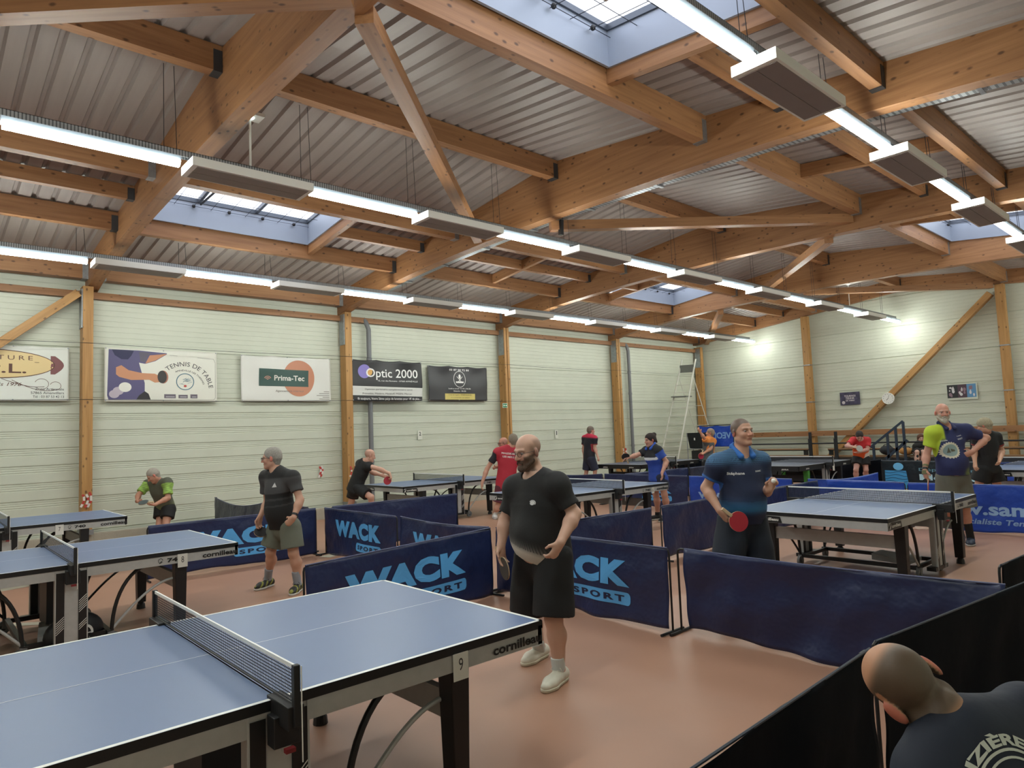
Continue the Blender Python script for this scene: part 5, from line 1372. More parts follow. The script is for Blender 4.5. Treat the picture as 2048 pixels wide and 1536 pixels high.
        if shirt.get('collar'):
            B = Field(); cc = nk+upb*.06
            for sd, s in (('R', -1), ('L', 1)):
                B.cone(cc-dep*.06+lat*s*.02+upb*.02, cc+lat*s*.078+upb*.012, .018, .018, .015, (upb, .7)); B.cone(cc+lat*s*.078+upb*.012, cc+lat*s*.058+dep*.108-upb*.065, .018, .026, .015)
            V, F = B.mesh(min(vox, .008)); np_obj('collar', V, F, M_CLOTH, root, np.tile(hx(shirt['collar']), (len(V), 1)))
    if shorts:
        S = Field(); g = shorts.get('g', .016); fl = shorts.get('flare', .018); ln = shorts.get('len', .8); hpm = (P['hR']+P['hL'])/2
        S.cone(pv+ax*.08, pv-upb*.05, .148*bulk+g*.4, .165*bulk+g*.5, .05, (dep, 1.35)); S.cut(pv+ax*.12, upb)
        for sd in 'RL':
            Hp, K = P['h'+sd], P['k'+sd]; e = Hp+(K-Hp)*ln; dr = unit(K-Hp)
            S.cone(Hp+upb*.02, e+dr*.05, .098*bulk+g, .088*bulk+g*.7+fl, .03, cut=[(e, dr)])
        V, F = S.mesh(vox, .003, 5); C = np.tile(hx(shorts['c']), (len(V), 1)).astype(float); q = V-pv
        if 'paint' in shorts: shorts['paint'](C, V, q@upb, q@lat, q@dep, ctx)
        np_obj('shorts', V, F, M_CLOTH, root, C)
    for sd in 'RL':
        A, K, td = P['a'+sd], P['k'+sd], P['t'+sd]; lift = max(0, A[2]-.11)
        side = np.cross(td, UZ)
        if socks:
            up = unit(K-A); S = Field(); tp = A+up*socks[1]; S.cone(A, tp+up*.03, rad(.036)+.006, rad(.042)+.007, .02, cut=[(tp, up)]); S.cone(A, A-UZ*.05+td*.03, .04, .036, .02)
            V, F = S.mesh(min(vox, .012), .001); np_obj('sock', V, F, M_CLOTH, root, np.tile(hx(socks[0]), (len(V), 1)))
        if shoes:
            zb = lift; g0 = A*(1, 1, 0)+UZ*zb
            S = Field(); heel = g0-td*.045+UZ*.048; ball_ = g0+td*.125+UZ*.040
            S.cone(heel, ball_, .042, .047, .03, (UZ, 1.12)); S.cone(ball_, g0+td*.185+UZ*.034, .046, .036, .03, (UZ, 1.25)); S.cone(heel+UZ*.01, g0+UZ*.075-td*.012, .040, .036, .03)
            S.cone(g0+UZ*.06, g0+td*.07+UZ*.052, .038, .03, .03); S.cut(g0+UZ*.018, -UZ); S.cut(g0+UZ*.105-td*.02, unit(UZ-td*.15))
            V, F = S.mesh(min(vox, .007)); C = np.tile(hx(shoes[0]), (len(V), 1)).astype(float)
            if len(shoes) > 2: w = (np.sin(V@unit(td+UZ)*110+V@side*30) > .55); C[w] = hx(shoes[2])
            sh = np_obj('shoe', V, F, M_SHOE, root, C)
            S = Field(); S.cone(heel-UZ*.02, ball_-UZ*.015, .045, .051, .03); S.cone(ball_-UZ*.015, g0+td*.185+UZ*.02, .050, .040, .03); S.cut(g0+UZ*.026, -(-UZ)); S.cut(g0+UZ*.001, -UZ)
            V, F = S.mesh(min(vox, .007)); e = np_obj('sole', V, F, M_SHOE, sh, np.tile(hx(shoes[1]), (len(V), 1))); e.matrix_parent_inverse = Matrix.Translation(-root.location); e.parent = sh; e.matrix_parent_inverse = Matrix.Identity(4)
            if vox < .009:
                mb = MB()
                for i in range(5): c = g0+td*(.045+.018*i)+UZ*(.098-.009*i); mb.tube([c-side*.026-UZ*.008, c+UZ*.003, c+side*.026-UZ*.008], .0028, 5)
                c = g0+td*.04+UZ*.102; mb.tube([c, c+side*.03+UZ*.012, c+side*.045-UZ*.01, c+side*.02-UZ*.008], .0025, 5); mb.tube([c, c-side*.03+UZ*.012, c-side*.045-UZ*.01, c-side*.02-UZ*.008], .0025, 5)
                e = mb.build('laces', mat('lace_'+shoes[3] if len(shoes) > 3 else 'lace_e4e2d8', shoes[3] if len(shoes) > 3 else 'e4e2d8', .7), sh, smooth='all'); e.matrix_parent_inverse = Matrix.Identity(4)
    if watch:
        sd = watch; Wp = P['w'+sd]; d = unit(P['e'+sd]-Wp); mb = MB(); mb.tube([Wp+d*.03, Wp+d*.055], .034*bulk, 14); e = mb.build('watch', M_BLKP, root); e.matrix_parent_inverse = Matrix.Translation(-root.location)
    return ctx
def bat(c, nrm, hdir, rubber, lab, back='1c1c1e', r=.078, label_cat='table tennis bat'):
    """bat: blade disc centred at c, face normal nrm, handle toward hdir"""
    nrm = unit(nrm); hdir = unit(V3(hdir)-nrm*np.dot(hdir, nrm)); s = np.cross(hdir, nrm)
    root = empty('table_tennis_bat', tuple(float(q) for q in c), label=lab, cat=label_cat)
    def blade(off, th, rr, nm, m):
        mb = MB(); n = 28; pts = [s*rr*math.cos(2*PI*i/n)+hdir*rr*1.03*math.sin(2*PI*i/n) for i in range(n)]
        A = [V3(p)+nrm*(off-th/2) for p in pts]; B = [V3(p)+nrm*(off+th/2) for p in pts]; k = len(mb.v); mb.v += [tuple(p) for p in A+B]
        mb.f += [tuple(range(n))[::-1], tuple(range(n, 2*n))]+[(i, (i+1) % n, n+(i+1) % n, n+i) for i in range(n)]; mb.mi = [0]*len(mb.f)
        return mb.build(nm, m, root)
    blade(0, .006, r, 'blade', mat('bat_wood', 'c8b090', .5)); blade(.0045, .003, r*.985, 'rubber', mat('rubber_'+rubber, rubber, .45)); blade(-.0045, .003, r*.985, 'rubber', mat('rubber_'+back, back, .5))
    mb = MB(); mb.bar(tuple(hdir*r*.9), tuple(hdir*(r+.095)), .028, .022, up=tuple(nrm)); mb.build('handle', mat('bat_wood'), root, bevel=.004)
    return root
def ballobj(c, lab):
    mb = MB(); mb.ball((0, 0, 0), .02, 10); o = mb.build('table_tennis_ball', mat('ball_white', 'e8e6e0', .4), smooth='all'); o.location = tuple(float(q) for q in c); tag(o, lab, 'ball')
RV, UV, FV = V3(R_), V3(U_), V3(_F)
def at3(u, v, d): return CP+d*np_ray(u, v)
# 1 bearded man in black in the centre
def paint_main(C, V, T, Lt, Dp, sl, c):
    hp = c['hemp']; hn = c['hemn']; dist = -((V-hp)@hn)      # height above the hem
    w = sstep(.16, .03, dist)*(Dp > .0)*sstep(-.02, .06, Dp)*(np.abs(Lt-.0) < .22)
    st = .5+.5*np.sin(Lt*900/2.2); w = np.clip(w*1.15*(.35+.65*np.where(w > .62, 1, st)), 0, 1)
    C[:] = C*(1-w[:, None])+hx('c9c7c0')*w[:, None]
D1 = 4.8
hp1 = at3(1092, 1131, D1-.05); hn1 = unit(-UZ*1-RV*.38+facing(40)*-.05)
def pm(C, V, T, Lt, Dp, sl, c): c['hemp'] = hp1; c['hemn'] = hn1; paint_main(C, V, T, Lt, Dp, sl, c)
def swirl(mb): 
    poly(mb, ellipse_pts(0, 0, .017, .014, 18), 0)
    ring(mb, .0, .0, .024, .02, .005, 0, 0, -.6, 2.6, 20)
c = person('bald bearded person with glasses in black t-shirt, black shorts and white shoes', D1,
    dict(hd=(1055, 903, .02), nk=(1073, 962, .03), sR=(1030, 979, .14), sL=(1113, 971, -.13), eR=(1010, 1042, .16), wR=(1002, 1092, .06), eL=(1149, 1028, -.17), wL=(1120, 1086, -.34),
         pv=(1087, 1102, .03), hR=(1065, 1120, .10), hL=(1109, 1120, -.07), kR=(1058, 1228, .14), kL=(1107, 1238, -.14), aR=(1080, 1303, .36), aL=(1119, 1352, -.16)),
    (52, 10), 42, vox=.0062, skin='c9a08c', beard='5a473c', bulk=1.16, belly=.06, glasses=True, stub='8d7060',
    shirt=dict(c='1b1c1e', hem=(hp1, hn1), paint=pm, g=.018, sg=.004, flare=.0, seed=3, text=[('chest_logo', swirl, .075, .735, .05, .03, 'dddddd', {})]), shorts=dict(c='15171b', len=.93, g=.02, flare=.03),
    socks=('c7cbc8', .13), shoes=('dcdacb', 'cfc9b4'), toes=dict(R=(1045, 1334), L=(1087, 1388)),
    hands=dict(R=dict(d=UZ*-1+RV*.05-FV*.15, n=RV*.6-FV*.6, curl=.35), L=dict(d=-UZ*.85-RV*.5, n=-RV*.7+FV*.7+UZ*-.1, curl=.55)), sleeve=.74)
w = c['P']['wR']; cc = at3(1009, 1137, D1-.02); bat(cc, RV*.93+FV*.42+UZ*.1, w+V3((0, 0, -.05))-cc, '3c3630', 'bat held edge-on by the bearded player in black', back='46423c')
# 2 man in navy polo
def p2(C, V, T, Lt, Dp, sl, c):
    st = .5+.5*np.sin(V[:, 2]*2*PI/.012)
    w = sstep(.42, .12, T)*sstep(.02, .16, T)*.8*np.where(T > .28, st, 1)*(~sl['R'])*(~sl['L']); C[:] = C*(1-w[:, None])+hx('3580b4')*w[:, None]
    w = sstep(.80, .95, T)*.75*st; C[:] = C*(1-w[:, None])+hx('62a8d4')*w[:, None]
    for s in 'RL': w = sl[s]*sstep(.52, .56, sl['h'+s]); C[:] = C*(1-w[:, None])+hx('2a5ea6')*w[:, None]
D2 = 5.9
TX = lambda t, tl, tt, w, h, **k: ('lettering', t, tl, tt, w, h, 'd4d6da', dict(bold=.03, **k))
c = person('person in a navy and blue polo shirt holding a red bat and a ball', D2,
    dict(hd=(1484, 864, 0), nk=(1480, 909, .02), sR=(1436, 928, -.04), sL=(1520, 924, .06), eR=(1412, 976, .0), wR=(1440, 1022, -.16), eL=(1531, 983, .02), wL=(1538, 980, -.23),
         pv=(1484, 1030, .02), hR=(1464, 1048, 0), hL=(1506, 1048, .04), kR=(1455, ('z', .47), -.1), kL=(1520, ('z', .47), .0), aR=(1455, ('z', .09), .0), aL=(1528, ('z', .09), .12)),
    (-22, -4), -8, vox=.0068, skin='c59a84', buzz='4c413a', bulk=1.06, belly=.035,
    shirt=dict(c='1b2746', collar='2f6bb8', paint=p2, v=1, seed=5, hem=(at3(1484, 1047, D2), -UZ), text=[TX('Stéphane', -.125, .72, .14, .03), TX('DONIC', .085, .75, .065, .013)]),
    shorts=dict(c='17202f', len=.95, g=.025, flare=.035), socks=('d0d0cc', .1), shoes=('30343c', 'd8d8d4'),
    hands=dict(R=dict(d=RV*.55-UZ*.8-FV*.1, n=FV*.4+RV*.8+UZ*.5, curl=.42), L=dict(d=UZ*.75-FV*.1+RV*.35, n=-FV*.9+UZ*.1, curl=.95)))
cc = at3(1477, 1043, D2-.27); bat(cc, -FV*.95+UZ*.1+RV*.15, -RV*.8+UZ*.62, 'b3293a', 'red bat held by the person in the navy polo', r=.083)
ballobj(at3(1547, 962, D2-.30), 'small white ball in the raised fingers of the person in the navy polo')
# 3 grey haired man
def p3(C, V, T, Lt, Dp, sl, c):
    w = sstep(.60, .62, T); C[:] = C*(1-w[:, None])+hx('454547')*w[:, None]
    w = sstep(.88, .92, T); C[:] = C*(1-w[:, None])+hx('232325')*w[:, None]
    w = (np.abs(T-.5) < .02)+(np.abs(T-.38) < .015)*1.; C[:] = C*(1-w[:, None]*.5)+hx('48484a')*w[:, None]*.5
    for s in 'RL': w = sl[s]*1.; C[:] = C*(1-w[:, None])+hx('414143')*w[:, None]
def tri(mb): poly(mb, [(-.03, -.02), (.03, -.02), (.0, .03)], 0)
D3 = 7.9
c = person('grey haired person with glasses in a black and dark grey t-shirt and olive shorts', D3,
    dict(hd=(543, 916, .0), nk=(553, 944, .0), sR=(532, 954, .15), sL=(586, 956, -.14), eR=(535, 1004, .2), wR=(520, 1034, .05), eL=(600, 1000, -.2), wL=(587, 1036, -.32),
         pv=(568, 1046, .0), hR=(556, 1057, .09), hL=(582, 1058, -.09), kR=(541, 1104, .06), kL=(587, 1107, -.14), aR=(536, 1157, .2), aL=(595, 1168, -.12)),
    (82, 4), 52, vox=.0088, skin='c1957f', hair=('9a968f', 'short'), glasses=True, bulk=1.0, belly=.02,
    shirt=dict(c='161618', paint=p3, seed=8, flare=.02, hem=(at3(568, 1058, D3), -UZ), text=[('chest_logo', tri, .085, .78, .05, .03, 'c8c8c8', {})]), shorts=dict(c='666a5e', len=.78, g=.022, flare=.03),
    socks=('8f949c', .15), shoes=('1f1f1d', 'cfcfca', '8e8f3a', '1a1a1a'), toes=dict(R=(500, 1186), L=(574, 1199)), watch='L',
    hands=dict(R=dict(d=-UZ+RV*-.2, n=RV*.5-FV*.5, curl=.5), L=dict(d=-UZ*.7-RV*.7, n=-RV*.3+FV*.9, curl=1.1)))
cc = at3(522, 1064, D3); bat(cc, UZ*.75-FV*.5+RV*.3, c['P']['wR']-UZ*.06-cc, '2a2a2c', 'black bat hanging from the hand of the grey haired person in olive shorts')
# 4 man in lime and olive
def p4(C, V, T, Lt, Dp, sl, c):
    ns = .5+.5*np.sin(V[:, 0]*60+3*np.sin(V[:, 2]*45))*np.sin(V[:, 2]*70)
    w = (sl['R'] | sl['L'])*1.; C[:] = C*(1-w[:, None])+(hx('93b858')*(.8+.3*ns[:, None]))*w[:, None]
    w = sstep(.35, .1, T)*.5; C[:] = C*(1-w[:, None])+hx('7c8a55')*w[:, None]
D4 = 12.0
c = person('grey haired person in a lime and olive shirt bending to serve by the banner wall', D4,
    dict(hd=(306, 951, -.1), nk=(317, 965, .0), sR=(296, 968, .12), sL=(335, 965, -.12), eR=(277, 990, -.05), wR=(274, 1003, -.22), eL=(336, 996, -.2), wL=(310, 1009, -.38),
         pv=(331, 1014, .18), hR=(323, 1020, .2), hL=(338, 1020, .1), kR=(319, 1050, .05), kL=(331, 1050, -.05), aR=(317, ('z', .09), .25), aL=(336, ('z', .09), .15)),
    (58, 38), 55, vox=.011, skin='bd8a74', hair=('a39c92', 'short'), beard=None,
    shirt=dict(c='55574a', paint=p4, anysleeve=True, seed=9, sl=.75), shorts=dict(c='161619', len=.55, g=.02), socks=('d0d0cc', .1), shoes=('3a3a3a', 'cccccc'),
    hands=dict(R=dict(d=RV*.5+FV*-.3, n=UZ, curl=.6), L=dict(d=-RV*.95, n=UZ, curl=.4)))
bat(at3(287, 1005, D4-.4), UZ*.88-FV*.4, RV*.9, '4a5558', 'dark bat held flat by the person in the lime and olive shirt', r=.08)
# 5 man in black vest
D5 = 13.2
c = person('bald person in a black vest and black shorts lunging beside the banner wall', D5,
    dict(hd=(740, 911, -.1), nk=(728, 924, .0), sR=(737, 932, -.17), sL=(720, 928, .17), eR=(758, 938, -.25), wR=(779, 947, -.2), eL=(745, 945, .3), wL=(762, 950, .3),
         pv=(711, 974, .0), hR=(716, 978, -.09), hL=(708, 978, .09), kR=(742, 994, -.25), kL=(703, 1003, .1), aR=(752, ('z', .09), -.05), aL=(697, ('z', .09), .3)),
    (-112, 15), -100, vox=.0115, skin='cc9f8c', stub='ab8574',
    shirt=dict(c='131416', vest=True, seed=11), shorts=dict(c='101113', len=.72, g=.018), socks=('d0d0cc', .1), shoes=('2a2a2a', 'cccccc'),
    hands=dict(R=dict(d=-UZ*.8+RV*.3, n=-RV+FV*.1, curl=.7)))
bat(at3(775, 961, D5-.2), RV*.5-FV*.8, UZ+RV*.3, 'b03a4a', 'red bat of the person in the black vest', r=.08)
# 6 red shirt from behind
def p6(C, V, T, Lt, Dp, sl, c):
    w = (sl['R'] | sl['L'])*1.; C[:] = C*(1-w[:, None])+hx('22202a')*w[:, None]
D6 = 13.7
c = person('grey haired person seen from behind in red shirt and maroon shorts', D6,
    dict(hd=(1026, 881, .0), nk=(1019, 896, .0), sR=(1042, 905, .0), sL=(995, 905, .0), eR=(1050, 935, .0), wR=(1048, 962, -.1), eL=(974, 938, .0), wL=(964, 966, -.1),
         pv=(1012, 968, .0), hR=(1021, 978, .0), hL=(1003, 978, .0), kR=(1016, 1010, -.05), kL=(997, 1010, .0), aR=(1012, ('z', .09), .0), aL=(990, ('z', .09), .05)),
    (165, 5), 175, vox=.012, skin='c39480', hair=('857a6c', 'mid'), bulk=1.1,
    shirt=dict(c='b02a3c', paint=p6, seed=13, hem=(at3(1012, 977, D6), -UZ), text=[('back_lettering', 'MAIZIERES', .0, .86, .30, .035, 'd8c8c8', dict(bold=.04, side=-1)), ('back_lettering', 'LES METZ', .0, .77, .24, .035, 'd8c8c8', dict(bold=.04, side=-1))]), shorts=dict(c='5e2838', len=.8, g=.02),
    socks=('d0d0cc', .1), shoes=('d0d0d0', 'cccccc'), hands=dict(L=dict(d=-UZ-RV*.1, n=RV, curl=.3)))
# 7 man with glasses behind
c = person('bald person with glasses mostly hidden behind the person in the red shirt', 14.7,
    dict(hd=(1006, 886, .0), nk=(1012, 902, .0), sR=(1006, 908, .15), sL=(1024, 908, -.15), eR=(1000, 932, .15), wR=(990, 935, -.1), eL=(1030, 935, -.1), wL=(1022, 950, -.2),
         pv=(1020, 968, .0), hR=(1016, 976, .09), hL=(1024, 976, -.09), kR=(1016, 1005, .1), kL=(1024, 1005, -.1), aR=(1016, ('z', .09), .1), aL=(1026, ('z', .09), -.1)),
    (72, 5), 70, vox=.0125, skin='bd8572', glasses=True, stub='9a7466', shirt=dict(c='3a2028', seed=14), shorts=dict(c='22242a', len=.8), socks=('d0d0cc', .1), shoes=('333333', 'cccccc'))
# 8 black and red shirt by the wall
def p8(C, V, T, Lt, Dp, sl, c):
    w = sstep(.86, .95, T)*(Dp < .08); C[:] = C*(1-w[:, None])+hx('c02a4a')*w[:, None]
    for s in 'RL': w = sl[s]*(sl['h'+s] > .54)*1.; C[:] = C*(1-w[:, None])+hx('8c2f36')*w[:, None]
def s8(C, V, z, l, d, c): pass
D8 = 18.9
c = person('grey haired person in a black shirt with red collar by the back table', D8,
    dict(hd=(1182, 861, .0), nk=(1179, 871, .0), sR=(1189, 877, -.15), sL=(1170, 877, .15), eR=(1190, 897, -.17), wR=(1195, 912, -.25), eL=(1167, 897, .2), wL=(1168, 914, .2),
         pv=(1179, 914, .0), hR=(1183, 920, -.09), hL=(1175, 920, .09), kR=(1190, 941, -.1), kL=(1173, 941, .1), aR=(1193, ('z', .09), -.1), aL=(1171, ('z', .09), .15)),
    (-112, 0), -125, vox=.0135, skin='c59886', hair=('6e625a', 'short'), shirt=dict(c='1c1d29', paint=p8, seed=15, flare=.02), shorts=dict(c='20253a', len=.95, g=.02), socks=('c8c8c8', .1), shoes=('333333', 'cccccc'))
# 9 woman in blue
def p9(C, V, T, Lt, Dp, sl, c):
    w = sstep(.68, .70, T); C[:] = C*(1-w[:, None])+hx('16181f')*w[:, None]
    w = (np.abs(T-.64) < .045)*(Dp > -.02)*1.; C[:] = C*(1-w[:, None])+hx('d8dade')*w[:, None]
    w = sl['L']*1.; C[:] = C*(1-w[:, None])+hx('2c4ea6')*w[:, None]
    w = sl['R']*1.; C[:] = C*(1-w[:, None])+hx('15161c')*w[:, None]
D9 = 12.6
c = person('person with dark hair in a bun and a royal blue shirt, one arm stretched out', D9,
    dict(hd=(1300, 880, .0), nk=(1305, 895, .0), sR=(1293, 902, .14), sL=(1317, 901, -.13), eR=(1272, 911, .1), wR=(1258, 915, -.05), eL=(1333, 924, -.16), wL=(1324, 946, -.28),
         pv=(1315, 950, .0), hR=(1309, 958, .08), hL=(1322, 958, -.08), kR=(1312, 990, .1), kL=(1329, 990, -.12), aR=(1315, ('z', .10), .1), aL=(1333, ('z', .09), -.12)),
    (72, 8), 55, vox=.0108, skin='bf8f7c', hair=('2c211f', 'bun'), female=True, shirt=dict(c='2748a4', collar='2c55b4', paint=p9, seed=17, flare=.03, hem=(at3(1315, 962, D9), -UZ)), shorts=dict(c='1d2440', len=.6, g=.025, flare=.03),
    socks=('202024', .05), shoes=('1c1f24', 'd0d0c8'), toes=dict(R=(1309, 1040), L=(1322, 1044)), hands=dict(R=dict(d=-RV*.9-UZ*.25, n=-UZ, curl=.4), L=dict(d=-UZ, n=-RV, curl=.3)))
bat(at3(1251, 913, D9-.08), UZ*.5+FV*.8, -UZ*.9+RV*.3, 'b2324a', 'red and black bat in the outstretched hand of the person in royal blue', r=.075)
# 10 orange and grey
def p10(C, V, T, Lt, Dp, sl, c):
    w = ((Lt < -.05)*1.); C[:] = C*(1-w[:, None])+hx('e0853a')*w[:, None]
    w = (sl['R'])*1.+(T > .82); w = np.clip(w, 0, 1); C[:] = C*(1-w[:, None])+hx('df8840')*w[:, None]
D10 = 18.4
c = person('person in a grey and orange shirt raising one arm before the hanging banner', D10,
    dict(hd=(1420, 866, .0), nk=(1419, 877, .0), sR=(1427, 883, .1), sL=(1412, 882, -.13), eR=(1421, 898, -.15), wR=(1408, 906, -.3), eL=(1407, 874, -.25), wL=(1401, 865, -.25),
         pv=(1416, 917, .0), hR=(1420, 922, .08), hL=(1412, 922, -.06), kR=(1420, 944, .1), kL=(1413, 944, -.1), aR=(1420, ('z', .09), .1), aL=(1412, ('z', .09), -.05)),
    (110, -5), 100, vox=.0135, skin='c08a70', hair=('958472', 'short'), shirt=dict(c='56595c', paint=p10, seed=19), shorts=dict(c='17181b', len=.5), socks=('c8c8c8', .1), shoes=('333333', 'cccccc'))
bat(at3(1402, 912, D10-.3), -FV+RV*.2, UZ+RV*.4, 'b02a48', 'red bat of the person in grey and orange', r=.08)
# 11 red orange white bending
def p11(C, V, T, Lt, Dp, sl, c):
    w = sstep(.68, .5, T)*.9; C[:] = C*(1-w[:, None])+hx('e0622c')*w[:, None]
    w = sstep(.30, .22, T)*(Lt > .02); C[:] = C*(1-w[:, None])+hx('d8d2cc')*w[:, None]
D11 = 17.1
c = person('dark haired person in a red and orange shirt bowing over the far table to serve', D11,
    dict(hd=(1719, 872, -.15), nk=(1721, 879, .0), sR=(1706, 880, .0), sL=(1734, 881, .0), eR=(1693, 892, -.1), wR=(1707, 894, -.25), eL=(1735, 899, -.1), wL=(1717, 905, -.35),
         pv=(1722, 911, .2), hR=(1715, 918, .2), hL=(1729, 918, .2), kR=(1712, 940, .0), kL=(1732, 940, .1), aR=(1713, ('z', .09), .05), aL=(1731, ('z', .09), .3)),
    (20, 48), 15, vox=.0125, skin='c5968a', hair=('2c2624', 'short'), shirt=dict(c='c02c34', paint=p11, seed=23), shorts=dict(c='15161a', len=.55, g=.022), socks=('c8c8c8', .1), shoes=('333333', 'cccccc'),
    hands=dict(L=dict(d=-RV, n=UZ, curl=.15)))
bat(at3(1719, 897, D11-.42), -FV+UZ*.3, -RV*.8+UZ*.2, 'a9aca8', 'pale bat held by the person in red and orange', r=.08)
# 12 bearded man in lime and navy
def p12(C, V, T, Lt, Dp, sl, c):
    w = np.clip((sl['R']*1.)*sstep(-.125, -.15, Lt)+sstep(-.15, -.18, Lt)*sstep(.7, .85, T), 0, 1); C[:] = C*(1-w[:, None])+hx('b6cc38')*w[:, None]
    w = sstep(.16, .02, T)*sstep(.0, .08, Lt)*(.55+.45*np.sin(V[:, 2]*300))*(~sl['L']); w = np.clip(w, 0, 1); C[:] = C*(1-w[:, None])+hx('8ea83e')*w[:, None]
def gear(mb):
    n = 22; P_ = []
    for i in range(n*2): a = PI*i/n; r_ = .112 if i % 2 else .098; P_.append((r_*math.cos(a), r_*math.sin(a)))
    poly(mb, P_, 0, 0)
def gear_in(mb): poly(mb, ellipse_pts(0, 0, .078, .078, 24), .001)
def gear_tri(mb): poly(mb, [(-.045, -.03), (-.005, -.03), (-.022, .045)], .002); poly(mb, [(.0, -.02), (.045, -.02), (.045, .0), (.0, .02)], .002)
D12 = 9.05
c = person('smiling bald person with a white goatee in a navy and lime polo, hand on hip', D12,
    dict(hd=(1885, 825, .0), nk=(1889, 856, .02), sR=(1865, 866, -.03), sL=(1932, 862, .04), eR=(1853, 910, .0), wR=(1850, 940, -.1), eL=(1973, 876, .05), wL=(1945, 904, -.15),
         pv=(1906, 945, .0), hR=(1893, 957, .0), hL=(1919, 957, .03), kR=(1896, 1020, -.02), kL=(1930, 1018, .0), aR=(1922, ('z', .09), .25), aL=(1941, ('z', .09), .02)),
    (18, 2), 8, vox=.009, skin='c48f7c', beard='b9b2a6', stub=None, bulk=1.08, belly=.03,
    shirt=dict(c='272e5c', collar='232a55', paint=p12, v=1, seed=27, flare=.02, hem=(at3(1906, 950, D12), -UZ), text=[('emblem', gear, -.095, .52, .2, .2, 'd2ccb8', {}), ('emblem_field', gear_in, -.095, .52, .2, .2, '8ea3a2', {}), ('emblem_shapes', gear_tri, -.095, .52, .1, .1, '5c5a48', {}), TX('butterfly', .09, .82, .09, .014), TX('WRATT', .085, .755, .10, .02), TX('joola', -.14, .73, .08, .022)]),
    shorts=dict(c='66665e', len=.92, g=.025, flare=.035), socks=('17181a', .2), shoes=('27344a', 'a8a8a8'), toes=dict(L=(1938, 1106), R=(1917, 1092)),
    hands=dict(R=dict(d=-UZ, n=RV, curl=.5), L=dict(d=-RV*.85-UZ*.35, n=FV*.8-RV*.2, curl=.3)))
mb = MB(); a = c['P']['wR']; b = c['P']['eR']; d = unit(b-a)
for t, col in ((.0, 0), (.045, 1), (.09, 0)): mb.tube([a+d*t, a+d*(t+.032)], .036, 12, mi=col)
mb.tube([a, a-UZ*.05], [.036, .042], 12, mi=1)
e = mb.build('wrist_brace', [M_BLKP, mat('olive_strap', '6b6a4a', .7)], c['root']); e.matrix_parent_inverse = Matrix.Translation(-c['root'].location)
bat(at3(1856, 972, D12-.12), -FV*.5+RV*.75, UZ+RV*-.25, 'd04a36', 'orange red bat hanging from the hand of the person in navy and lime', r=.082)
# 13 man in black behind
def p13(C, V, T, Lt, Dp, sl, c):
    for s in 'RL':
        w = sl[s]*((sl['h'+s] > .52) & (sl['h'+s] < .57))*1.; C[:] = C*(1-w[:, None])+hx('b0403c')*w[:, None]
D13 = 11.6
c = person('fair haired person in black t-shirt with red sleeve trim and black shorts', D13,
    dict(hd=(1968, 851, -.08), nk=(1973, 868, .0), sR=(1993, 874, .05), sL=(1956, 874, -.05), eR=(2004, 903, .05), wR=(1999, 922, -.2), eL=(1948, 903, .0), wL=(1950, 925, -.1),
         pv=(1976, 934, .0), hR=(1986, 943, .03), hL=(1966, 943, -.03), kR=(1996, 975, .0), kL=(1956, 975, .0), aR=(2002, ('z', .09), .05), aL=(1951, ('z', .09), .05)),
    (140, 18), 160, vox=.0115, skin='c99a80', hair=('a09880', 'mid'), shirt=dict(c='16171a', paint=p13, seed=31, flare=.02), shorts=dict(c='0f1013', len=.62, g=.03, flare=.04), socks=('c8c8c8', .1), shoes=('333333', 'cccccc'), bulk=1.05)
# 14 seated girl
q = onX(1838, 905, 20.8); D14 = float(np.dot(V3(q)-CP, FV))
c = person('person with reddish hair in dark clothes seated on the stand at the back', D14,
    dict(hd=(1842, 877, .0), nk=(1840, 887, .0), sR=(1832, 893, .0), sL=(1850, 893, .0), eR=(1829, 905, -.05), wR=(1835, 911, -.25), eL=(1851, 905, -.05), wL=(1846, 911, -.25),
         pv=(1840, ('z', .80), .0), hR=(1836, ('z', .79), .0), hL=(1845, ('z', .79), .0), kR=(1834, ('z', .80), -.42), kL=(1846, ('z', .80), -.42), aR=(1835, ('z', .2), -.45), aL=(1846, ('z', .2), -.45)),
    (20, 5), 10, vox=.0135, skin='c9a294', hair=('5c3a2a', 'long'), female=True, hs=.95, bulk=.9, shirt=dict(c='1d1f1e', seed=33, sl=.98), shorts=dict(c='1b1c22', len=.98, g=.012, flare=.0), socks=('1b1c22', .58), shoes=('333333', 'cccccc'))
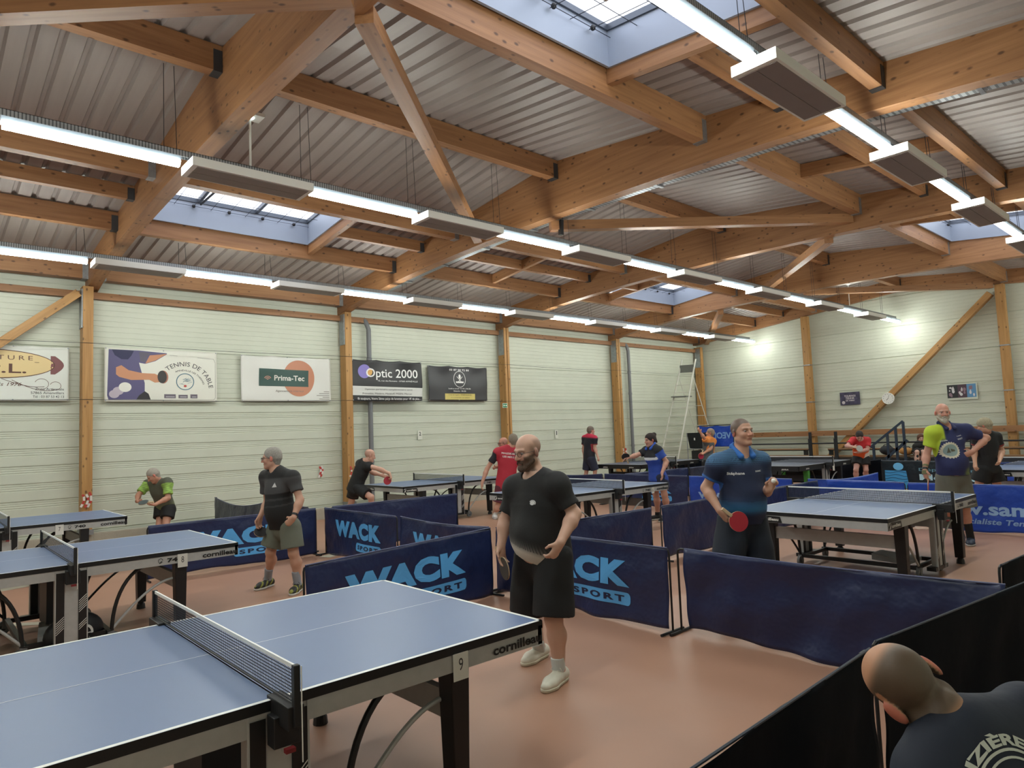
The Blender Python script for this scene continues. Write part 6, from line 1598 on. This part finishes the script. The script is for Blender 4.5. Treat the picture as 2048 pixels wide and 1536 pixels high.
# 15 bent man in the foreground
D15 = 1.80
hdup = unit(-RV*.66+UV*.52+FV*.50); _rt = RV*.77+UV*.60+FV*.28; _rt = unit(_rt-hdup*np.dot(_rt, hdup)); hdf = np.cross(hdup, _rt)
def sk15(V, C, P, H):
    hc = H(0, 0, 0); q = V-hc; z = q@hdup; f = unit(hdf-hdup*np.dot(hdf, hdup)); y = q@f
    ns = 1
    w = sstep(.085, .045, z+.35*y)*sstep(-.115, -.08, z)*(y < .06)*(np.linalg.norm(q, axis=1) < .16)*(np.abs(q@np.cross(f, hdup)) < .078)
    w = np.clip(w, 0, 1)*.85*ns; C[:] = C*(1-w[:, None])+hx('4d4338')*w[:, None]
lg = []
def ring_logo(mb):
    ring(mb, 0, 0, .112, .112, .007, 0); ring(mb, 0, 0, .093, .093, .006, 0)
def arc_text(mb):
    add_text(mb, 'MAIZIÈRES', 0, 0, .36, .034, z=0, bold=.04, arc=(.135, PI/2+.42), sub=0)
    add_text(mb, 'TENNIS DE TABLE', 0, 0, .34, .03, z=0, bold=.04, arc=(-.152, -PI/2-.0), sub=0)
def fig(mb):
    for k, (x, y) in enumerate(((-.01, .01), (.02, -.025))):
        poly(mb, ellipse_pts(x-.03, y+.025, .011, .009, 12), 0); stroke(mb, [(x-.022, y+.02), (x+.005, y), (x+.03, y-.01), (x+.045, y-.035)], .010, 0); stroke(mb, [(x, y), (x-.005, y-.03), (x+.005, y-.045)], .007, 0); stroke(mb, [(x-.01, y+.012), (x+.01, y+.03), (x+.02, y+.035)], .006, 0)
    ring(mb, -.035, .043, .015, .012, .012, 0); stroke(mb, [(-.025, .038), (-.005, .03), (.015, .042), (.04, .035)], .008, 0)
c = person('person with a shaved head and navy t-shirt bending forward in the bottom right corner', D15,
    dict(hd=(1816, 1374, .05), nk=(1914, 1470, -.02), sR=(2056, 1438, .08), sL=(1866, 1562, -.08), eR=(2150, 1560, .35), wR=(2030, 1650, .5), eL=(1800, 1740, .1), wL=(1850, 1800, .3),
         pv=(2110, 1860, -.15), hR=(2180, 1860, -.1), hL=(2040, 1900, -.1), kR=(2120, ('z', .48), .35), kL=(1950, ('z', .48), .3), aR=(2130, ('z', .09), .15), aL=(1980, ('z', .09), .1)),
    (180, 40), 180, vox=.005, skin='bd8b6c', headaxes=(hdf, hdup), bulk=1.05, extra=dict(skin=sk15), hs=1.03,
    shirt=dict(c='1b2334', seed=35, wr=.002, text=[('logo_ring', ring_logo, .02, .72, .2, .2, 'c9cec6', dict(side=-1, up=UV)), ('logo_lettering', arc_text, .02, .72, .2, .2, 'c9cec6', dict(side=-1, up=UV)), ('logo_figures', fig, .02, .72, .2, .2, 'c9cec6', dict(side=-1, up=UV))]),
    shorts=dict(c='20242c', len=.85), socks=('c8c8c8', .1), shoes=('333333', 'cccccc'))
